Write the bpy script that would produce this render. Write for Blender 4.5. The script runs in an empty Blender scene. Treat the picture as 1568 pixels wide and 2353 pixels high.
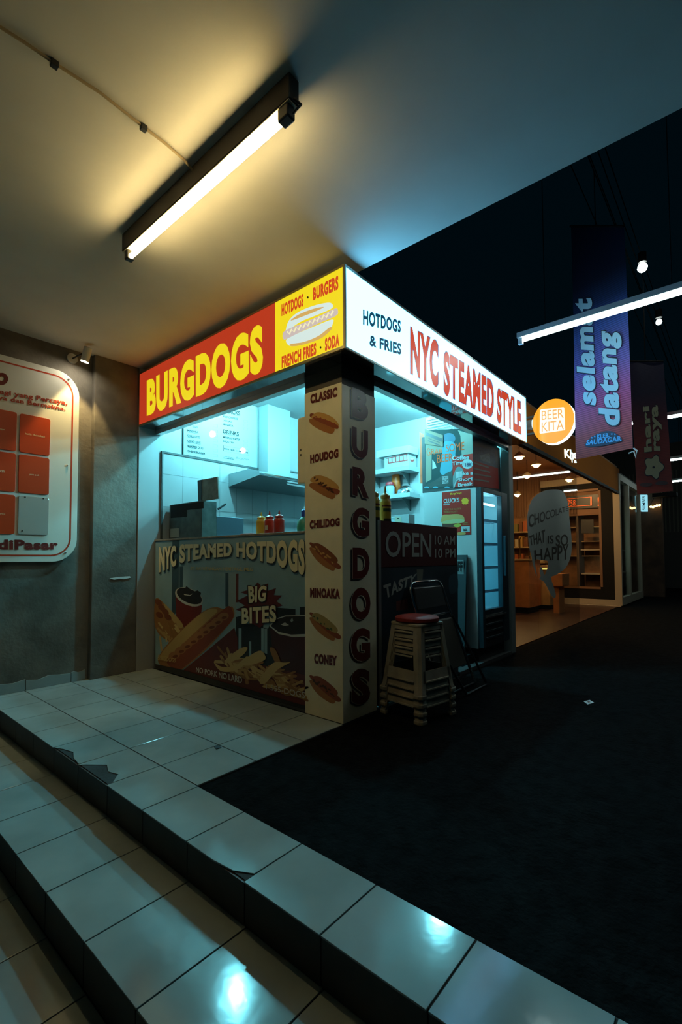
import bpy, bmesh, math, random
from mathutils import Vector, Matrix
random.seed(7)
S = bpy.context.scene
COL = S.collection

# ------------------------------------------------------------------ camera, world, exposure
F, CX, CY = 1082.73, 784.0, 1240.74            # focal length and principal point, 1568 x 2353 frame
PITCH, ROLL, YAW = 0.0396, -0.0042, 0.7061
CAM = Vector((-2.4213, -2.0526, 1.1))
fw = Vector((math.cos(YAW)*math.cos(PITCH), math.sin(YAW)*math.cos(PITCH), math.sin(PITCH)))
r0 = Vector((math.sin(YAW), -math.cos(YAW), 0)); u0 = r0.cross(fw)
RT = math.cos(ROLL)*r0 + math.sin(ROLL)*u0; UP = -math.sin(ROLL)*r0 + math.cos(ROLL)*u0
cd = bpy.data.cameras.new('camera'); cam = bpy.data.objects.new('camera', cd); COL.objects.link(cam)
cd.sensor_fit = 'HORIZONTAL'; cd.sensor_width = 36; cd.lens = 36*F/1568
cd.shift_y = (CY-1176.5)/1568; cd.clip_start = .05; cd.clip_end = 300
m = Matrix.Identity(4)
for i, a in enumerate((RT, UP, -fw)):
    for j in range(3): m[j][i] = a[j]
m.translation = CAM; cam.matrix_world = m
S.camera = cam
w = bpy.data.worlds.new('world'); S.world = w; w.use_nodes = True
w.node_tree.nodes['Background'].inputs[0].default_value = (.06, .62, 1, 1)
w.node_tree.nodes['Background'].inputs[1].default_value = .0042
S.view_settings.view_transform = 'Standard'; S.view_settings.look = 'None'
S.view_settings.exposure = 0.0; S.view_settings.gamma = 1
# lamp strengths
TUBE = (1.0, .8, .37); TUBE_P = 37
KIT = (.2, .84, 1.0); KIT_P = 1700
HALL = (.75, 1.0, .98); HALL_P = 42
SPOT_P = 38
SIGN_E = (.9, 4.0, 7.2)

# ------------------------------------------------------------------ helpers
def ray(u, v): return fw + RT*((u-CX)/F) - UP*((v-CY)/F)
def px(u, v, ax, val):
    """point of the plane seen at a pixel of the photograph; ax = 'x','y','z' or a (point, normal) plane"""
    d = ray(u, v)
    if isinstance(ax, tuple):
        p, n = ax; n = Vector(n).normalized(); t = ((Vector(p)-n*val)-CAM).dot(n)/d.dot(n)
        return CAM + d*t
    i = 'xyz'.index(ax); return CAM + d*((val-CAM[i])/d[i])
def crop(x0, y0, s): return lambda x, y: (x0+x/s, y0+y/s)

MATS = {}
def mat(name, col, rough=.5, metal=0, emit=None, es=1, var=0, vscale=6, bump=0, bscale=60, spec=.5, col2=None, trans=0, ior=1.45):
    if name in MATS: return MATS[name]
    M = bpy.data.materials.new(name); M.use_nodes = True
    nt = M.node_tree; b = nt.nodes['Principled BSDF']
    b.inputs['Base Color'].default_value = (*col, 1); b.inputs['Roughness'].default_value = rough
    b.inputs['Metallic'].default_value = metal; b.inputs['Specular IOR Level'].default_value = spec
    if trans: b.inputs['Transmission Weight'].default_value = trans; b.inputs['IOR'].default_value = ior
    if emit:
        b.inputs['Emission Color'].default_value = (*emit, 1); b.inputs['Emission Strength'].default_value = es
    tc = nt.nodes.new('ShaderNodeTexCoord')
    if var:
        n = nt.nodes.new('ShaderNodeTexNoise'); n.inputs['Scale'].default_value = vscale; n.inputs['Detail'].default_value = 6
        nt.links.new(tc.outputs['Object'], n.inputs['Vector'])
        r = nt.nodes.new('ShaderNodeValToRGB'); c2 = col2 or tuple(c*(1-var) for c in col)
        r.color_ramp.elements[0].color = (*c2, 1); r.color_ramp.elements[1].color = (*col, 1)
        r.color_ramp.elements[0].position = .35; r.color_ramp.elements[1].position = .62
        nt.links.new(n.outputs['Fac'], r.inputs['Fac']); nt.links.new(r.outputs['Color'], b.inputs['Base Color'])
    if bump:
        n = nt.nodes.new('ShaderNodeTexNoise'); n.inputs['Scale'].default_value = bscale; n.inputs['Detail'].default_value = 4
        nt.links.new(tc.outputs['Object'], n.inputs['Vector'])
        bp = nt.nodes.new('ShaderNodeBump'); bp.inputs['Strength'].default_value = bump; bp.inputs['Distance'].default_value = .01
        nt.links.new(n.outputs['Fac'], bp.inputs['Height']); nt.links.new(bp.outputs['Normal'], b.inputs['Normal'])
    MATS[name] = M; return M
def lit(name, col, s=1.0, base=.15):          # back-lit sign sheet
    return mat(name, tuple(min(1, c*base) for c in col), .4, emit=col, es=s)
def glass(name, tint=(1, 1, 1), refl=1.0):
    if name in MATS: return MATS[name]
    M = bpy.data.materials.new(name); M.use_nodes = True; nt = M.node_tree; nt.nodes.clear()
    o = nt.nodes.new('ShaderNodeOutputMaterial'); mx = nt.nodes.new('ShaderNodeMixShader')
    t = nt.nodes.new('ShaderNodeBsdfTransparent'); t.inputs[0].default_value = (*tint, 1)
    g = nt.nodes.new('ShaderNodeBsdfGlossy'); g.inputs['Roughness'].default_value = .02; g.inputs[0].default_value = (refl, refl, refl, 1)
    lw = nt.nodes.new('ShaderNodeLayerWeight'); lw.inputs[0].default_value = .5
    pw_ = nt.nodes.new('ShaderNodeMath'); pw_.operation = 'POWER'; pw_.inputs[1].default_value = 5; nt.links.new(lw.outputs['Facing'], pw_.inputs[0])
    f = nt.nodes.new('ShaderNodeMath'); f.operation = 'MULTIPLY_ADD'; f.inputs[1].default_value = .9; f.inputs[2].default_value = .04; nt.links.new(pw_.outputs[0], f.inputs[0])
    nt.links.new(f.outputs[0], mx.inputs[0]); nt.links.new(t.outputs[0], mx.inputs[1]); nt.links.new(g.outputs[0], mx.inputs[2])
    nt.links.new(mx.outputs[0], o.inputs[0]); MATS[name] = M; return M

OFF = {}
def tag(o, label=None, cat=None, group=None, kind=None):
    if label: o['label'] = label
    if cat: o['category'] = cat
    if group: o['group'] = group
    if kind: o['kind'] = kind
    return o
def thing(name, label, cat, loc=(0, 0, 0), group=None):
    o = bpy.data.objects.new(name, None); o.empty_display_size = .05; COL.objects.link(o); o.location = loc
    OFF[o.name] = Vector(loc); return tag(o, label, cat, group)
def dup(root, loc=None, rot=None, label=None, group=None, parent=None):
    c = root.copy(); COL.objects.link(c)
    if parent: c.parent = parent
    if loc is not None: c.location = loc
    if rot is not None: c.rotation_euler = rot
    if label: c['label'] = label
    if group: c['group'] = group
    for ch in list(root.children): dup(ch, parent=c)
    return c

class MB:
    def __init__(s): s.v = []; s.f = []; s.m = []; s.k = 0
    def add(s, vs, fs):
        o = len(s.v); s.v += [Vector(p) for p in vs]
        for f in fs: s.f.append([o+i for i in f]); s.m.append(s.k)
        return s
    def hexa(s, p): return s.add(p, [(0, 3, 2, 1), (4, 5, 6, 7), (0, 1, 5, 4), (1, 2, 6, 5), (2, 3, 7, 6), (3, 0, 4, 7)])
    def box(s, x0, x1, y0, y1, z0, z1):
        return s.hexa([(x0, y0, z0), (x1, y0, z0), (x1, y1, z0), (x0, y1, z0), (x0, y0, z1), (x1, y0, z1), (x1, y1, z1), (x0, y1, z1)])
    def bar(s, p, q, w, h, up=(0, 0, 1)):
        p, q = Vector(p), Vector(q); d = (q-p).normalized(); a = d.cross(Vector(up)).normalized()*w/2; b = a.cross(d).normalized()*h/2
        return s.hexa([p-a-b, p+a-b, p+a+b, p-a+b, q-a-b, q+a-b, q+a+b, q-a+b])
    def cyl(s, p, q, r, r2=None, n=16, cap=True):
        p, q = Vector(p), Vector(q); r2 = r if r2 is None else r2
        d = (q-p).normalized(); a = d.orthogonal().normalized(); b = d.cross(a)
        vs = [p+(a*math.cos(t)+b*math.sin(t))*r for t in [2*math.pi*i/n for i in range(n)]]
        vs += [q+(a*math.cos(t)+b*math.sin(t))*r2 for t in [2*math.pi*i/n for i in range(n)]]
        fs = [(i, (i+1) % n, n+(i+1) % n, n+i) for i in range(n)]
        if cap: fs += [tuple(range(n-1, -1, -1)), tuple(range(n, 2*n))]
        return s.add(vs, fs)
    def lathe(s, prof, c=(0, 0, 0), n=24, ax=None):
        c = Vector(c); A = (ax or Matrix.Identity(3)); vs = []
        for r, z in prof:
            for i in range(n):
                t = 2*math.pi*i/n; vs.append(c+A @ Vector((r*math.cos(t), r*math.sin(t), z)))
        fs = []
        for k in range(len(prof)-1):
            for i in range(n): fs.append((k*n+i, k*n+(i+1) % n, (k+1)*n+(i+1) % n, (k+1)*n+i))
        fs += [tuple(range(n-1, -1, -1)), tuple(range((len(prof)-1)*n, len(prof)*n))]
        return s.add(vs, fs)
    def tube(s, path, r, n=8):
        P = [Vector(p) for p in path]; vs = []; a = None
        for i, p in enumerate(P):
            d = (P[min(i+1, len(P)-1)]-P[max(i-1, 0)]).normalized()
            a = d.orthogonal().normalized() if a is None else (a-d*a.dot(d)).normalized(); b = d.cross(a)
            vs += [p+(a*math.cos(t)+b*math.sin(t))*r for t in [2*math.pi*k/n for k in range(n)]]
        fs = [(i*n+k, i*n+(k+1) % n, (i+1)*n+(k+1) % n, (i+1)*n+k) for i in range(len(P)-1) for k in range(n)]
        fs += [tuple(range(n-1, -1, -1)), tuple(range((len(P)-1)*n, len(P)*n))]
        return s.add(vs, fs)
    def prism(s, pts, d):
        P = [Vector(p) for p in pts]; d = Vector(d); n = len(P)
        return s.add(P+[p+d for p in P], [tuple(range(n-1, -1, -1)), tuple(range(n, 2*n))]+[(i, (i+1) % n, n+(i+1) % n, n+i) for i in range(n)])
    def poly(s, pts): return s.add(pts, [tuple(range(len(pts)))])
    def sphere(s, c, r, n=14, sq=(1, 1, 1)):
        c = Vector(c); vs = []; fs = []; h = n//2
        for j in range(1, h):
            for i in range(n):
                t, p = 2*math.pi*i/n, math.pi*j/h
                vs.append(c+Vector((r*math.sin(p)*math.cos(t)*sq[0], r*math.sin(p)*math.sin(t)*sq[1], r*math.cos(p)*sq[2])))
        vs += [c+Vector((0, 0, r*sq[2])), c-Vector((0, 0, r*sq[2]))]; T = len(vs)-2
        for j in range(h-2):
            for i in range(n): fs.append((j*n+i, (j+1)*n+i, (j+1)*n+(i+1) % n, j*n+(i+1) % n))
        for i in range(n): fs.append((T, i, (i+1) % n)); fs.append((T+1, (h-2)*n+(i+1) % n, (h-2)*n+i))
        return s.add(vs, fs)
    def build(s, name, mats, parent=None, smooth=False, bevel=0, label=None, cat=None, group=None, kind=None, local=False):
        mats = mats if isinstance(mats, (list, tuple)) else [mats]
        if parent is not None: org = OFF.get(parent.name, Vector()).copy()
        elif local: org = Vector()
        else:
            lo = [min(p[i] for p in s.v) for i in range(3)]; hi = [max(p[i] for p in s.v) for i in range(3)]
            org = Vector(((lo[0]+hi[0])/2, (lo[1]+hi[1])/2, lo[2]))
        me = bpy.data.meshes.new(name); bm = bmesh.new()
        vv = [bm.verts.new(p-org) for p in s.v]
        for f, k in zip(s.f, s.m):
            try: fc = bm.faces.new([vv[i] for i in f]); fc.material_index = k
            except ValueError: pass
        bmesh.ops.recalc_face_normals(bm, faces=bm.faces); bm.to_mesh(me); bm.free()
        for M in mats: me.materials.append(M)
        if smooth:
            me.polygons.foreach_set('use_smooth', [True]*len(me.polygons)); me.set_sharp_from_angle(angle=math.radians(40))
        o = bpy.data.objects.new(name, me); COL.objects.link(o)
        if parent is not None: o.parent = parent; OFF[o.name] = org
        else: o.location = org; OFF[o.name] = org
        if bevel:
            b = o.modifiers.new('bevel', 'BEVEL'); b.width = bevel; b.segments = 2; b.limit_method = 'ANGLE'; b.angle_limit = math.radians(40)
        return tag(o, label, cat, group, kind)
def struct(name, mb, M, label=None, **k): return mb.build(name, M, kind='structure', label=label, **k)

GL = {}
def glyph(body, bold=0, shear=0):
    key = (body, bold, shear)
    if key not in GL:
        cu = bpy.data.curves.new('text', 'FONT'); cu.body = body; cu.size = 1; cu.offset = bold; cu.shear = shear; cu.resolution_u = 4
        cu.fill_mode = 'FRONT'
        if bold > .03: cu.space_character = 1+bold*2
        ob = bpy.data.objects.new('text', cu); COL.objects.link(ob)
        dg = bpy.context.evaluated_depsgraph_get(); me = bpy.data.meshes.new_from_object(ob.evaluated_get(dg))
        vs = [v.co.copy() for v in me.vertices]; fs = [tuple(p.vertices) for p in me.polygons]
        COL.objects.unlink(ob); bpy.data.objects.remove(ob); bpy.data.curves.remove(cu); bpy.data.meshes.remove(me)
        x0, x1 = min(v.x for v in vs), max(v.x for v in vs); y0, y1 = min(v.y for v in vs), max(v.y for v in vs)
        GL[key] = ([((v.x-x0)/(x1-x0), (v.y-y0)/(y1-y0)) for v in vs], fs)
    return GL[key]
def bil(q, u, v):      # q = TL,TR,BR,BL
    return (q[3]*(1-u)+q[2]*u)*(1-v)+(q[0]*(1-u)+q[1]*u)*v
def put(mb, body, Q, bold=0, shear=0):       # Q: four 3-D corners TL,TR,BR,BL
    vs, fs = glyph(body, bold, shear); mb.add([bil(Q, u, v) for u, v in vs], fs); return mb
def quad(k, pts, ax, val, off=.002):
    v = -(val+off) if isinstance(ax, tuple) else (val-off if ax != 'z' else val+off)
    return [px(*k(*p), ax, v) for p in pts]
def write(mb, body, k, pts, ax, val, off=.002, bold=0, shear=0): return put(mb, body, quad(k, pts, ax, val, off), bold, shear)
def spline(pts, n=6):
    P = [Vector((a, b)) for a, b in pts]; out = []; N = len(P)
    for i in range(N):
        a, b, c, d = P[i-1], P[i], P[(i+1) % N], P[(i+2) % N]
        for j in range(n):
            t = j/n; q = .5*((2*b)+(c-a)*t+(2*a-5*b+4*c-d)*t*t+(3*b-a-3*c+d)*t**3); out.append((q.x, q.y))
    return out
def ell(cx, cy, rx, ry, rot=0, n=28):
    c, s_ = math.cos(rot), math.sin(rot)
    return [(cx+rx*math.cos(t)*c-ry*math.sin(t)*s_, cy+rx*math.cos(t)*s_+ry*math.sin(t)*c) for t in [2*math.pi*i/n for i in range(n)]]
def line(pts, wd):       # a drawn stroke as a strip outline
    P = [Vector((a, b)) for a, b in pts]; L = []; R = []
    for i, p in enumerate(P):
        d = (P[min(i+1, len(P)-1)]-P[max(i-1, 0)]).normalized(); n = Vector((-d.y, d.x))*wd/2
        L.append(tuple(p+n)); R.append(tuple(p-n))
    return L+R[::-1]
class Art:
    """printed picture: flat shapes on one sheet, one mesh"""
    def __init__(s, k, ax, val, off=.0012): s.mb = MB(); s.k = k; s.ax = ax; s.val = val; s.off = off; s.mats = []; s.n = 0
    def shape(s, pts, M, smooth=False):
        if M not in s.mats: s.mats.append(M)
        s.mb.k = s.mats.index(M); s.n += 1
        s.mb.poly(quad(s.k, spline(pts) if smooth else pts, s.ax, s.val, s.off+s.n*.00004)); return s
    def build(s, name, parent, **k): return s.mb.build(name, s.mats, parent, **k)
def rrect(x0, x1, y0, y1, r, n=6):
    out = []
    for cx, cy, a in ((x1-r, y1-r, 0), (x0+r, y1-r, 90), (x0+r, y0+r, 180), (x1-r, y0+r, 270)):
        out += [(cx+r*math.cos(math.radians(a+90*i/n)), cy+r*math.sin(math.radians(a+90*i/n))) for i in range(n+1)]
    return out

# ------------------------------------------------------------------ materials
tile = mat('glazed floor tile', (.31, .365, .365), .12, var=.22, vscale=2.2, bump=.03, bscale=22, spec=.35)
grout = mat('dark grout', (.03, .03, .03), .9, bump=.3)
riser = mat('brown riser tile', (.06, .05, .045), .55, var=.3)
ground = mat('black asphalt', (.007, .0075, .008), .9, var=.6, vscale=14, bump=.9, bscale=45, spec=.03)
plaster = mat('ceiling plaster', (.72, .66, .56), .9, var=.06, vscale=3)
concrete = mat('grey concrete render', (.19, .165, .135), .85, var=.45, vscale=3.2, bump=.35, bscale=30)
kwall = mat('white kitchen wall', (.36, .36, .36), .5)
ktile = mat('white kitchen tile', (.36, .36, .36), .3)
dark = mat('black paint', (.006, .006, .007), .7, spec=.2)
void = mat('unlit dark wall', (.0015, .0015, .0015), .95, spec=0)
steel = mat('brushed steel', (.55, .56, .57), .3, metal=1, var=.1, vscale=20)
chrome = mat('chrome', (.8, .8, .8), .12, metal=1)
alu = mat('aluminium frame', (.5, .5, .48), .4, metal=.8)
white = mat('white plastic', (.62, .62, .6), .4)
blackp = mat('black plastic', (.015, .015, .017), .4)
cream = mat('cream vinyl', (.88, .8, .58), .35, var=.06, vscale=9, bump=.06, bscale=25)

# ------------------------------------------------------------------ floor levels
GX, GY = .3655, .3565
b = MB(); b.box(-1.37, 3.15, .0, 2.6, -.15, -.004); b.box(-1.37, -1.1, -4.6, 0, -.15, -.004)
struct('floor', b, grout, 'grey tiled floor platform under and beside the stall')
def tiles(name, x0, x1, y0, y1, xs, ys, z, parent_label, chips=()):
    b = MB()
    X = [x0]+[x for x in xs if x0+.02 < x < x1-.02]+[x1]; Y = [y0]+[y for y in ys if y0+.02 < y < y1-.02]+[y1]
    for i in range(len(X)-1):
        for j in range(len(Y)-1):
            a, c, d, e = X[i]+.003, X[i+1]-.003, Y[j]+.003, Y[j+1]-.003
            if i == 0 and j in chips:
                k = chips[j]; pts = [(c, d), (c, e)]+[(a+dx, e-(e-d)*t) for t, dx in k]+[]
                b.prism([(p[0], p[1], z-.006) for p in pts], (0, 0, .006))
            else: b.box(a, c, d, e, z-.006, z)
    return struct(name, b, tile, parent_label, bevel=.0012)
ys = [-.009+GY*k for k in range(-13, 8)]
ch = {}
Yl = [-4.6]+[y for y in ys if -4.58 < y < 2.58]
for t, prof in ((.86, [(0, .004), (.2, .03), (.45, .05), (.7, .02), (1, .008)]), (.5, [(0, .0), (.15, .045), (.35, .10), (.6, .07), (.8, .09), (1, .03)]),
                (-.6, [(0, .0), (.5, .0), (.8, .012), (1, .05)])):
    j = max(i for i, y in enumerate(Yl) if y <= t); ch[j] = prof
tiles('floor.001', -1.385, -1.1, -4.6, 2.6, [], ys, 0, 'row of glazed tiles along the top step edge with a broken nosing', ch)
tiles('floor.002', -1.1, 0, 0.0, 2.6, [-1.1+GX*k for k in range(1, 3)], ys, 0, 'pale tiled landing in front of the hot dog counter')
b = MB(); b.box(-1.752, -1.36, -4.6, 2.6, -.31, -.159); struct('floor.003', b, grout, 'middle step below the landing')
tiles('floor.004', -1.76, -1.37, -4.6, 2.6, [], [y-.008 for y in ys], -.152, 'glazed tiles on the middle step')
b = MB(); b.box(-5, -1.74, -4.6, 2.6, -.5, -.319); struct('floor.005', b, grout, 'lowest floor level at the foot of the steps')
tiles('floor.006', -4.2, -1.752, -4.6, 2.6, [-1.752-GX*k for k in range(1, 7)], [y-.02 for y in ys], -.312, 'glazed tiles at the foot of the steps')
for zt, x, nm in ((-.008, -1.378, 'trim_1'), (-.16, -1.756, 'trim_2')):
    b = MB()
    for i in range(len(ys)-1):
        if ys[i] > -4.6: b.box(x, x+.012, ys[i]+.003, min(2.58, ys[i+1]-.003), zt-.142, zt)
    struct(nm, b, riser, 'dark brown riser tiles of a step')
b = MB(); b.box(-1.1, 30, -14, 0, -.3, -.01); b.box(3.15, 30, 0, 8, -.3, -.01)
struct('floor.007', b, ground, 'black asphalt of the unlit passage')

# ------------------------------------------------------------------ shell: walls, ceiling, upper facade
b = MB(); b.box(-6, .02, -6, 2.9, 3.03, 3.2); struct('ceiling', b, plaster, 'plastered ceiling over the landing')
b = MB(); b.box(-6, -.55, 2.59, 2.9, -.5, 3.03); struct('wall_left', b, concrete, 'rough concrete wall behind the round-cornered board')
b = MB(); b.box(-.6, -.172, 2.53, 2.9, 0, 3.03); struct('trim_3', b, concrete, 'concrete pilaster beside the stall', bevel=.006)
b = MB(); b.box(-.172, 3.3, 2.52, 2.9, 0, 3.03); struct('wall_left.001', b, kwall, 'white inner wall of the stall kitchen')
b = MB(); b.box(3.1, 3.2, .1, 2.52, 0, 3.0); struct('wall_back', b, kwall, 'white end wall of the stall kitchen')
b = MB(); b.box(0, 3.2, 0, 2.52, 3.0, 3.06); struct('ceiling.001', b, kwall, 'white ceiling of the stall kitchen')
b = MB(); b.box(.03, 9.8, .1, .3, 3.07, 3.12); struct('wall_upper', b, void, 'unlit upper facade above the shops')
b = MB()
for y in (-.8, -.98, -1.12, -1.76): b.cyl((.5, y, 5.2), (18.1, y, 5.2), .005, n=6)
struct('trim_14', b, void, 'thin suspension wires high over the passage')
# skirting
b = MB(); X = [-2.5, -2.18, -1.82, -1.455, -1.095, -.742, -.62]
for i in range(len(X)-1):
    a, c = X[i]+.003, X[i+1]-.003
    h = [.085+.012*math.sin(9*i+j*2.1)+random.uniform(-.006, .006) for j in range(5)]
    b.prism([(a, 2.578, .002), (c, 2.578, .002)]+[(c+(a-c)*j/4, 2.578, h[j]) for j in range(5)], (0, .014, 0))
struct('baseboard_left', b, tile, 'pale skirting tiles with a ragged plaster edge')

# ------------------------------------------------------------------ fluorescent batten over the landing
tub_m = mat('lit fluorescent tube', (.8, .8, .8), .3, emit=TUBE, es=TUBE_P)
t = thing('tube_light', 'lit fluorescent batten light on the ceiling over the tiled landing', 'light', (-1.16, -.02, 3.03))
b = MB(); b.box(-1.188, -1.132, -.74, .70, 2.925, 3.03); b.build('batten', mat('shade-darkened batten', (.05, .045, .04), .7), t, bevel=.004)  # near-black colour puts the shade of the unlit side into the batten
b = MB(); b.box(-1.185, -1.135, -.735, .695, 2.919, 2.9245); b.build('added_bright_strip', mat('cream bright underside', (.6, .52, .35), .5), t)  # pale strip added so the tube-lit underside of the dark batten stays bright
b = MB(); b.cyl((-1.16, -.66, 2.885), (-1.16, .64, 2.885), .0135, n=16); b.build('tube', tub_m, t, smooth=True)
for y0, y1 in ((-.725, -.66), (.64, .685)):
    b = MB(); b.box(-1.182, -1.138, min(y0, y1), max(y0, y1)-.005, 2.868, 2.93); b.build('end_holder', blackp, t, bevel=.006)
b = MB(); b.tube([(-1.165, -.745, 2.93), (-1.15, -.77, 2.9), (-1.17, -.765, 2.87), (-1.158, -.735, 2.88)], .005); b.build('wire_loop', blackp, t, smooth=True)
cab = [px(u, v, 'z', 3.022) for u, v in ((0, 62), (60, 100), (125, 145), (230, 213), (330, 292), (380, 330), (424, 368))]
t = thing('ceiling_cable', 'thin pale cable clipped across the ceiling up to the batten light', 'cable', cab[3])
b = MB(); b.tube([Vector((-3.4, cab[0].y, 3.022))]+cab+[Vector((-1.19, cab[-1].y, 3.0))], .006); b.build('wire', mat('aged cable', (.42, .3, .16), .6), t, smooth=True)
for i in (2, 4):
    p = cab[i]; b = MB(); b.box(p.x-.014, p.x+.014, p.y-.012, p.y+.012, 3.006, 3.03); b.build('cable_clip', blackp, t, bevel=.003)

# ------------------------------------------------------------------ big round-cornered board on the left wall
bd = crop(0, 850, 5.226)
t = thing('menu_board', 'large white round-cornered board with red tiles on the concrete wall', 'board', (-1.4, 2.57, 1.09))
bx0, bx1, bz0, bz1 = -2.15, -.728, 1.082, 2.79
b = MB(); b.prism([(x, 2.542, z) for x, z in rrect(bx0, bx1, bz0, bz1, .2, 10)], (0, .028, 0))
b.build('panel', mat('white board enamel', (.78, .76, .68), .22), t, bevel=.003)
b = MB(); o_, i_ = rrect(bx0+.05, bx1-.05, bz0+.05, bz1-.05, .16, 10), rrect(bx0+.063, bx1-.063, bz0+.063, bz1-.063, .148, 10)
n = len(o_)
b.add([(x, 2.5405, z) for x, z in o_+i_], [(i, (i+1) % n, n+(i+1) % n, n+i) for i in range(n)])
redp = mat('red print', (.5, .05, .015), .35); maroon = mat('maroon print', (.16, .012, .008), .45)
b.build('border_stripe', redp, t)
A = [px(*bd(x, y), 'y', 2.53) for x, y in ((240, 525), (605, 585), (597, 1030), (232, 990))]
B_ = [px(*bd(x, y), 'y', 2.53) for x, y in ((228, 1018), (595, 1055), (590, 1503), (220, 1470))]
C_ = [px(*bd(x, y), 'y', 2.53) for x, y in ((215, 1510), (590, 1535), (580, 1985), (225, 1975))]
pitch = (A[1].x+A[2].x)/2 - (px(*bd(207, 560), 'y', 2.53).x+px(*bd(192, 960), 'y', 2.53).x)/2
cardm = mat('red acrylic card', (.56, .06, .015), .3)
clearm = mat('clear acrylic holder', (.42, .43, .4), .1)
small = {(0, 0): 'kuria chocolate', (1, 0): 'poh-poh', (0, 1): 'rebuye', (1, 1): 'aroncan', (2, 1): 'kudapanku'}
for ci in range(3):
    for ri, Q in enumerate((A, B_, C_)):
        x0 = sum(p.x for p in (Q[0], Q[3]))/2-ci*pitch; x1 = sum(p.x for p in (Q[1], Q[2]))/2-ci*pitch
        z1 = (Q[0].z+Q[1].z)/2; z0 = (Q[2].z+Q[3].z)/2
        b = MB(); b.prism([(x, 2.53, z) for x, z in rrect(x0, x1, z0, z1, .018)], (0, .009, 0))
        o = b.build('menu_card', clearm if (ri, ci) == (2, 0) else cardm, t, bevel=.002)
        if (ri, ci) == (2, 0):
            o['label'] = 'empty clear card holder'
            for u in (.2, .8):
                b = MB(); b.cyl((x0+(x1-x0)*u, 2.527, z1-.01), (x0+(x1-x0)*u, 2.532, z1-.01), .006, n=10); b.build('stud', chrome, o)
            b = MB(); b.cyl((x0+.03, 2.526, z0+.03), (x0+.03, 2.532, z0+.03), .006, n=10); b.build('hole_plug', blackp, o)
        elif ci < 2:
            wd = (x1-x0); s_ = small.get((ri, ci), 'kuria'); zc = (z0+z1)/2; hh = .0085; ww = wd*.036*len(s_)/2*1.2
            xc = (x0+x1)/2; b = MB(); put(b, s_, [Vector((xc-ww, 2.5285, zc+hh)), Vector((xc+ww, 2.5285, zc+hh)), Vector((xc+ww, 2.5285, zc-hh)), Vector((xc-ww, 2.5285, zc-hh))], .01)
            b.build('lettering', cream, o)
b = MB()
write(b, 'lagi yang Percaya,', bd, [(-30, 222), (810, 368), (808, 440), (-30, 300)], 'y', 2.54, .0015, .035); b.build('lettering', mat('red brown print', (.42, .035, .012), .4), t); b = MB()
write(b, 'ya dan Bermakna.', bd, [(-25, 300), (788, 445), (786, 505), (-25, 372)], 'y', 2.54, .0015, .035)
b.build('lettering', mat('red brown print', (.42, .035, .012), .4), t)
b = MB(); write(b, 'diPasar', bd, [(-25, 2035), (697, 2045), (695, 2160), (-25, 2160)], 'y', 2.54, .0015, .05); b.build('lettering', maroon, t)
b = MB(); o_, i_ = ell(20, 108, 78, 74), ell(22, 105, 30, 28); q1 = quad(bd, o_, 'y', 2.54, .0015); q2 = quad(bd, i_, 'y', 2.54, .0015); n = len(q1)
b.add(q1+q2, [(i, (i+1) % n, n+(i+1) % n, n+i) for i in range(n)]); b.build('round_emblem', maroon, t)
for x, y in ((832, 108), (812, 1148), (792, 2195)):
    p = px(*bd(x, y), 'y', 2.53); b = MB(); b.sphere(p+Vector((0, .008, 0)), .009, 10); b.build('screw', chrome, t, smooth=True)
# wall spotlight aimed at the board
t = thing('wall_spotlight', 'small white cylinder spotlight on an arm above the board', 'light', (-.78, 2.58, 2.955))
b = MB(); b.cyl((-.78, 2.59, 2.945), (-.78, 2.572, 2.945), .045, n=24); b.build('wall_plate', white, t, smooth=True)
b = MB(); b.tube([(-.78, 2.575, 2.945), (-.76, 2.49, 2.955), (-.735, 2.40, 2.965)], .007); b.build('arm', blackp, t, smooth=True)
hd0, hd1 = Vector((-.725, 2.37, 3.0)), Vector((-.745, 2.395, 2.875))
b = MB(); b.cyl(hd0, hd1, .034, n=24, cap=False); b.cyl(hd0, hd0+(hd1-hd0)*.03, .034, n=24); b.build('lamp_head', white, t, smooth=True)
spm = mat('lit spot bulb', (1, 1, 1), .3, emit=(1, .93, .72), es=300)
b = MB(); b.cyl(hd0.lerp(hd1, .9), hd0.lerp(hd1, .97), .022, n=16); b.build('bulb', spm, t)
ld = bpy.data.lights.new('spot_beam', 'SPOT'); ld.energy = SPOT_P; ld.color = (1, .76, .32); ld.spot_size = math.radians(66); ld.spot_blend = .35; ld.shadow_soft_size = .02
lo = bpy.data.objects.new('spot_beam', ld); COL.objects.link(lo); lo.parent = t
lo.location = hd1+(hd1-hd0)*.06-Vector(t.location); lo.rotation_euler = (Vector((-.78, 2.53, 1.6))-hd1).to_track_quat('-Z', 'Y').to_euler()
# torn paper on the pilaster, litter
p = [px(u, v, 'y', 2.526) for u, v in ((252, 1329), (270, 1326), (298, 1324), (301, 1327), (285, 1331), (275, 1330), (262, 1332))]
b = MB(); b.prism(p, (0, -.004, 0)); b.build('paper_scrap', mat('white paper', (.75, .75, .72), .7), label='torn white paper scrap stuck low on the concrete pilaster', cat='paper')
p = [px(u, v, 'z', 0.001) for u, v in ((492, 1716), (504, 1714), (509, 1719), (497, 1722))]
b = MB(); b.prism(p, (0, 0, .004)); b.build('litter', blackp, label='small black scrap lying on the pale landing tiles', cat='litter')
p = [px(u, v, 'z', -.009) for u, v in ((1342, 1612), (1356, 1609), (1366, 1615), (1351, 1619))]
t = thing('flyer', 'small white flyer lying on the black asphalt', 'paper', p[0])
b = MB(); b.prism(p, (0, 0, .002)); b.build('sheet', mat('flyer paper', (.8, .8, .8), .6, emit=None), t)
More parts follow.
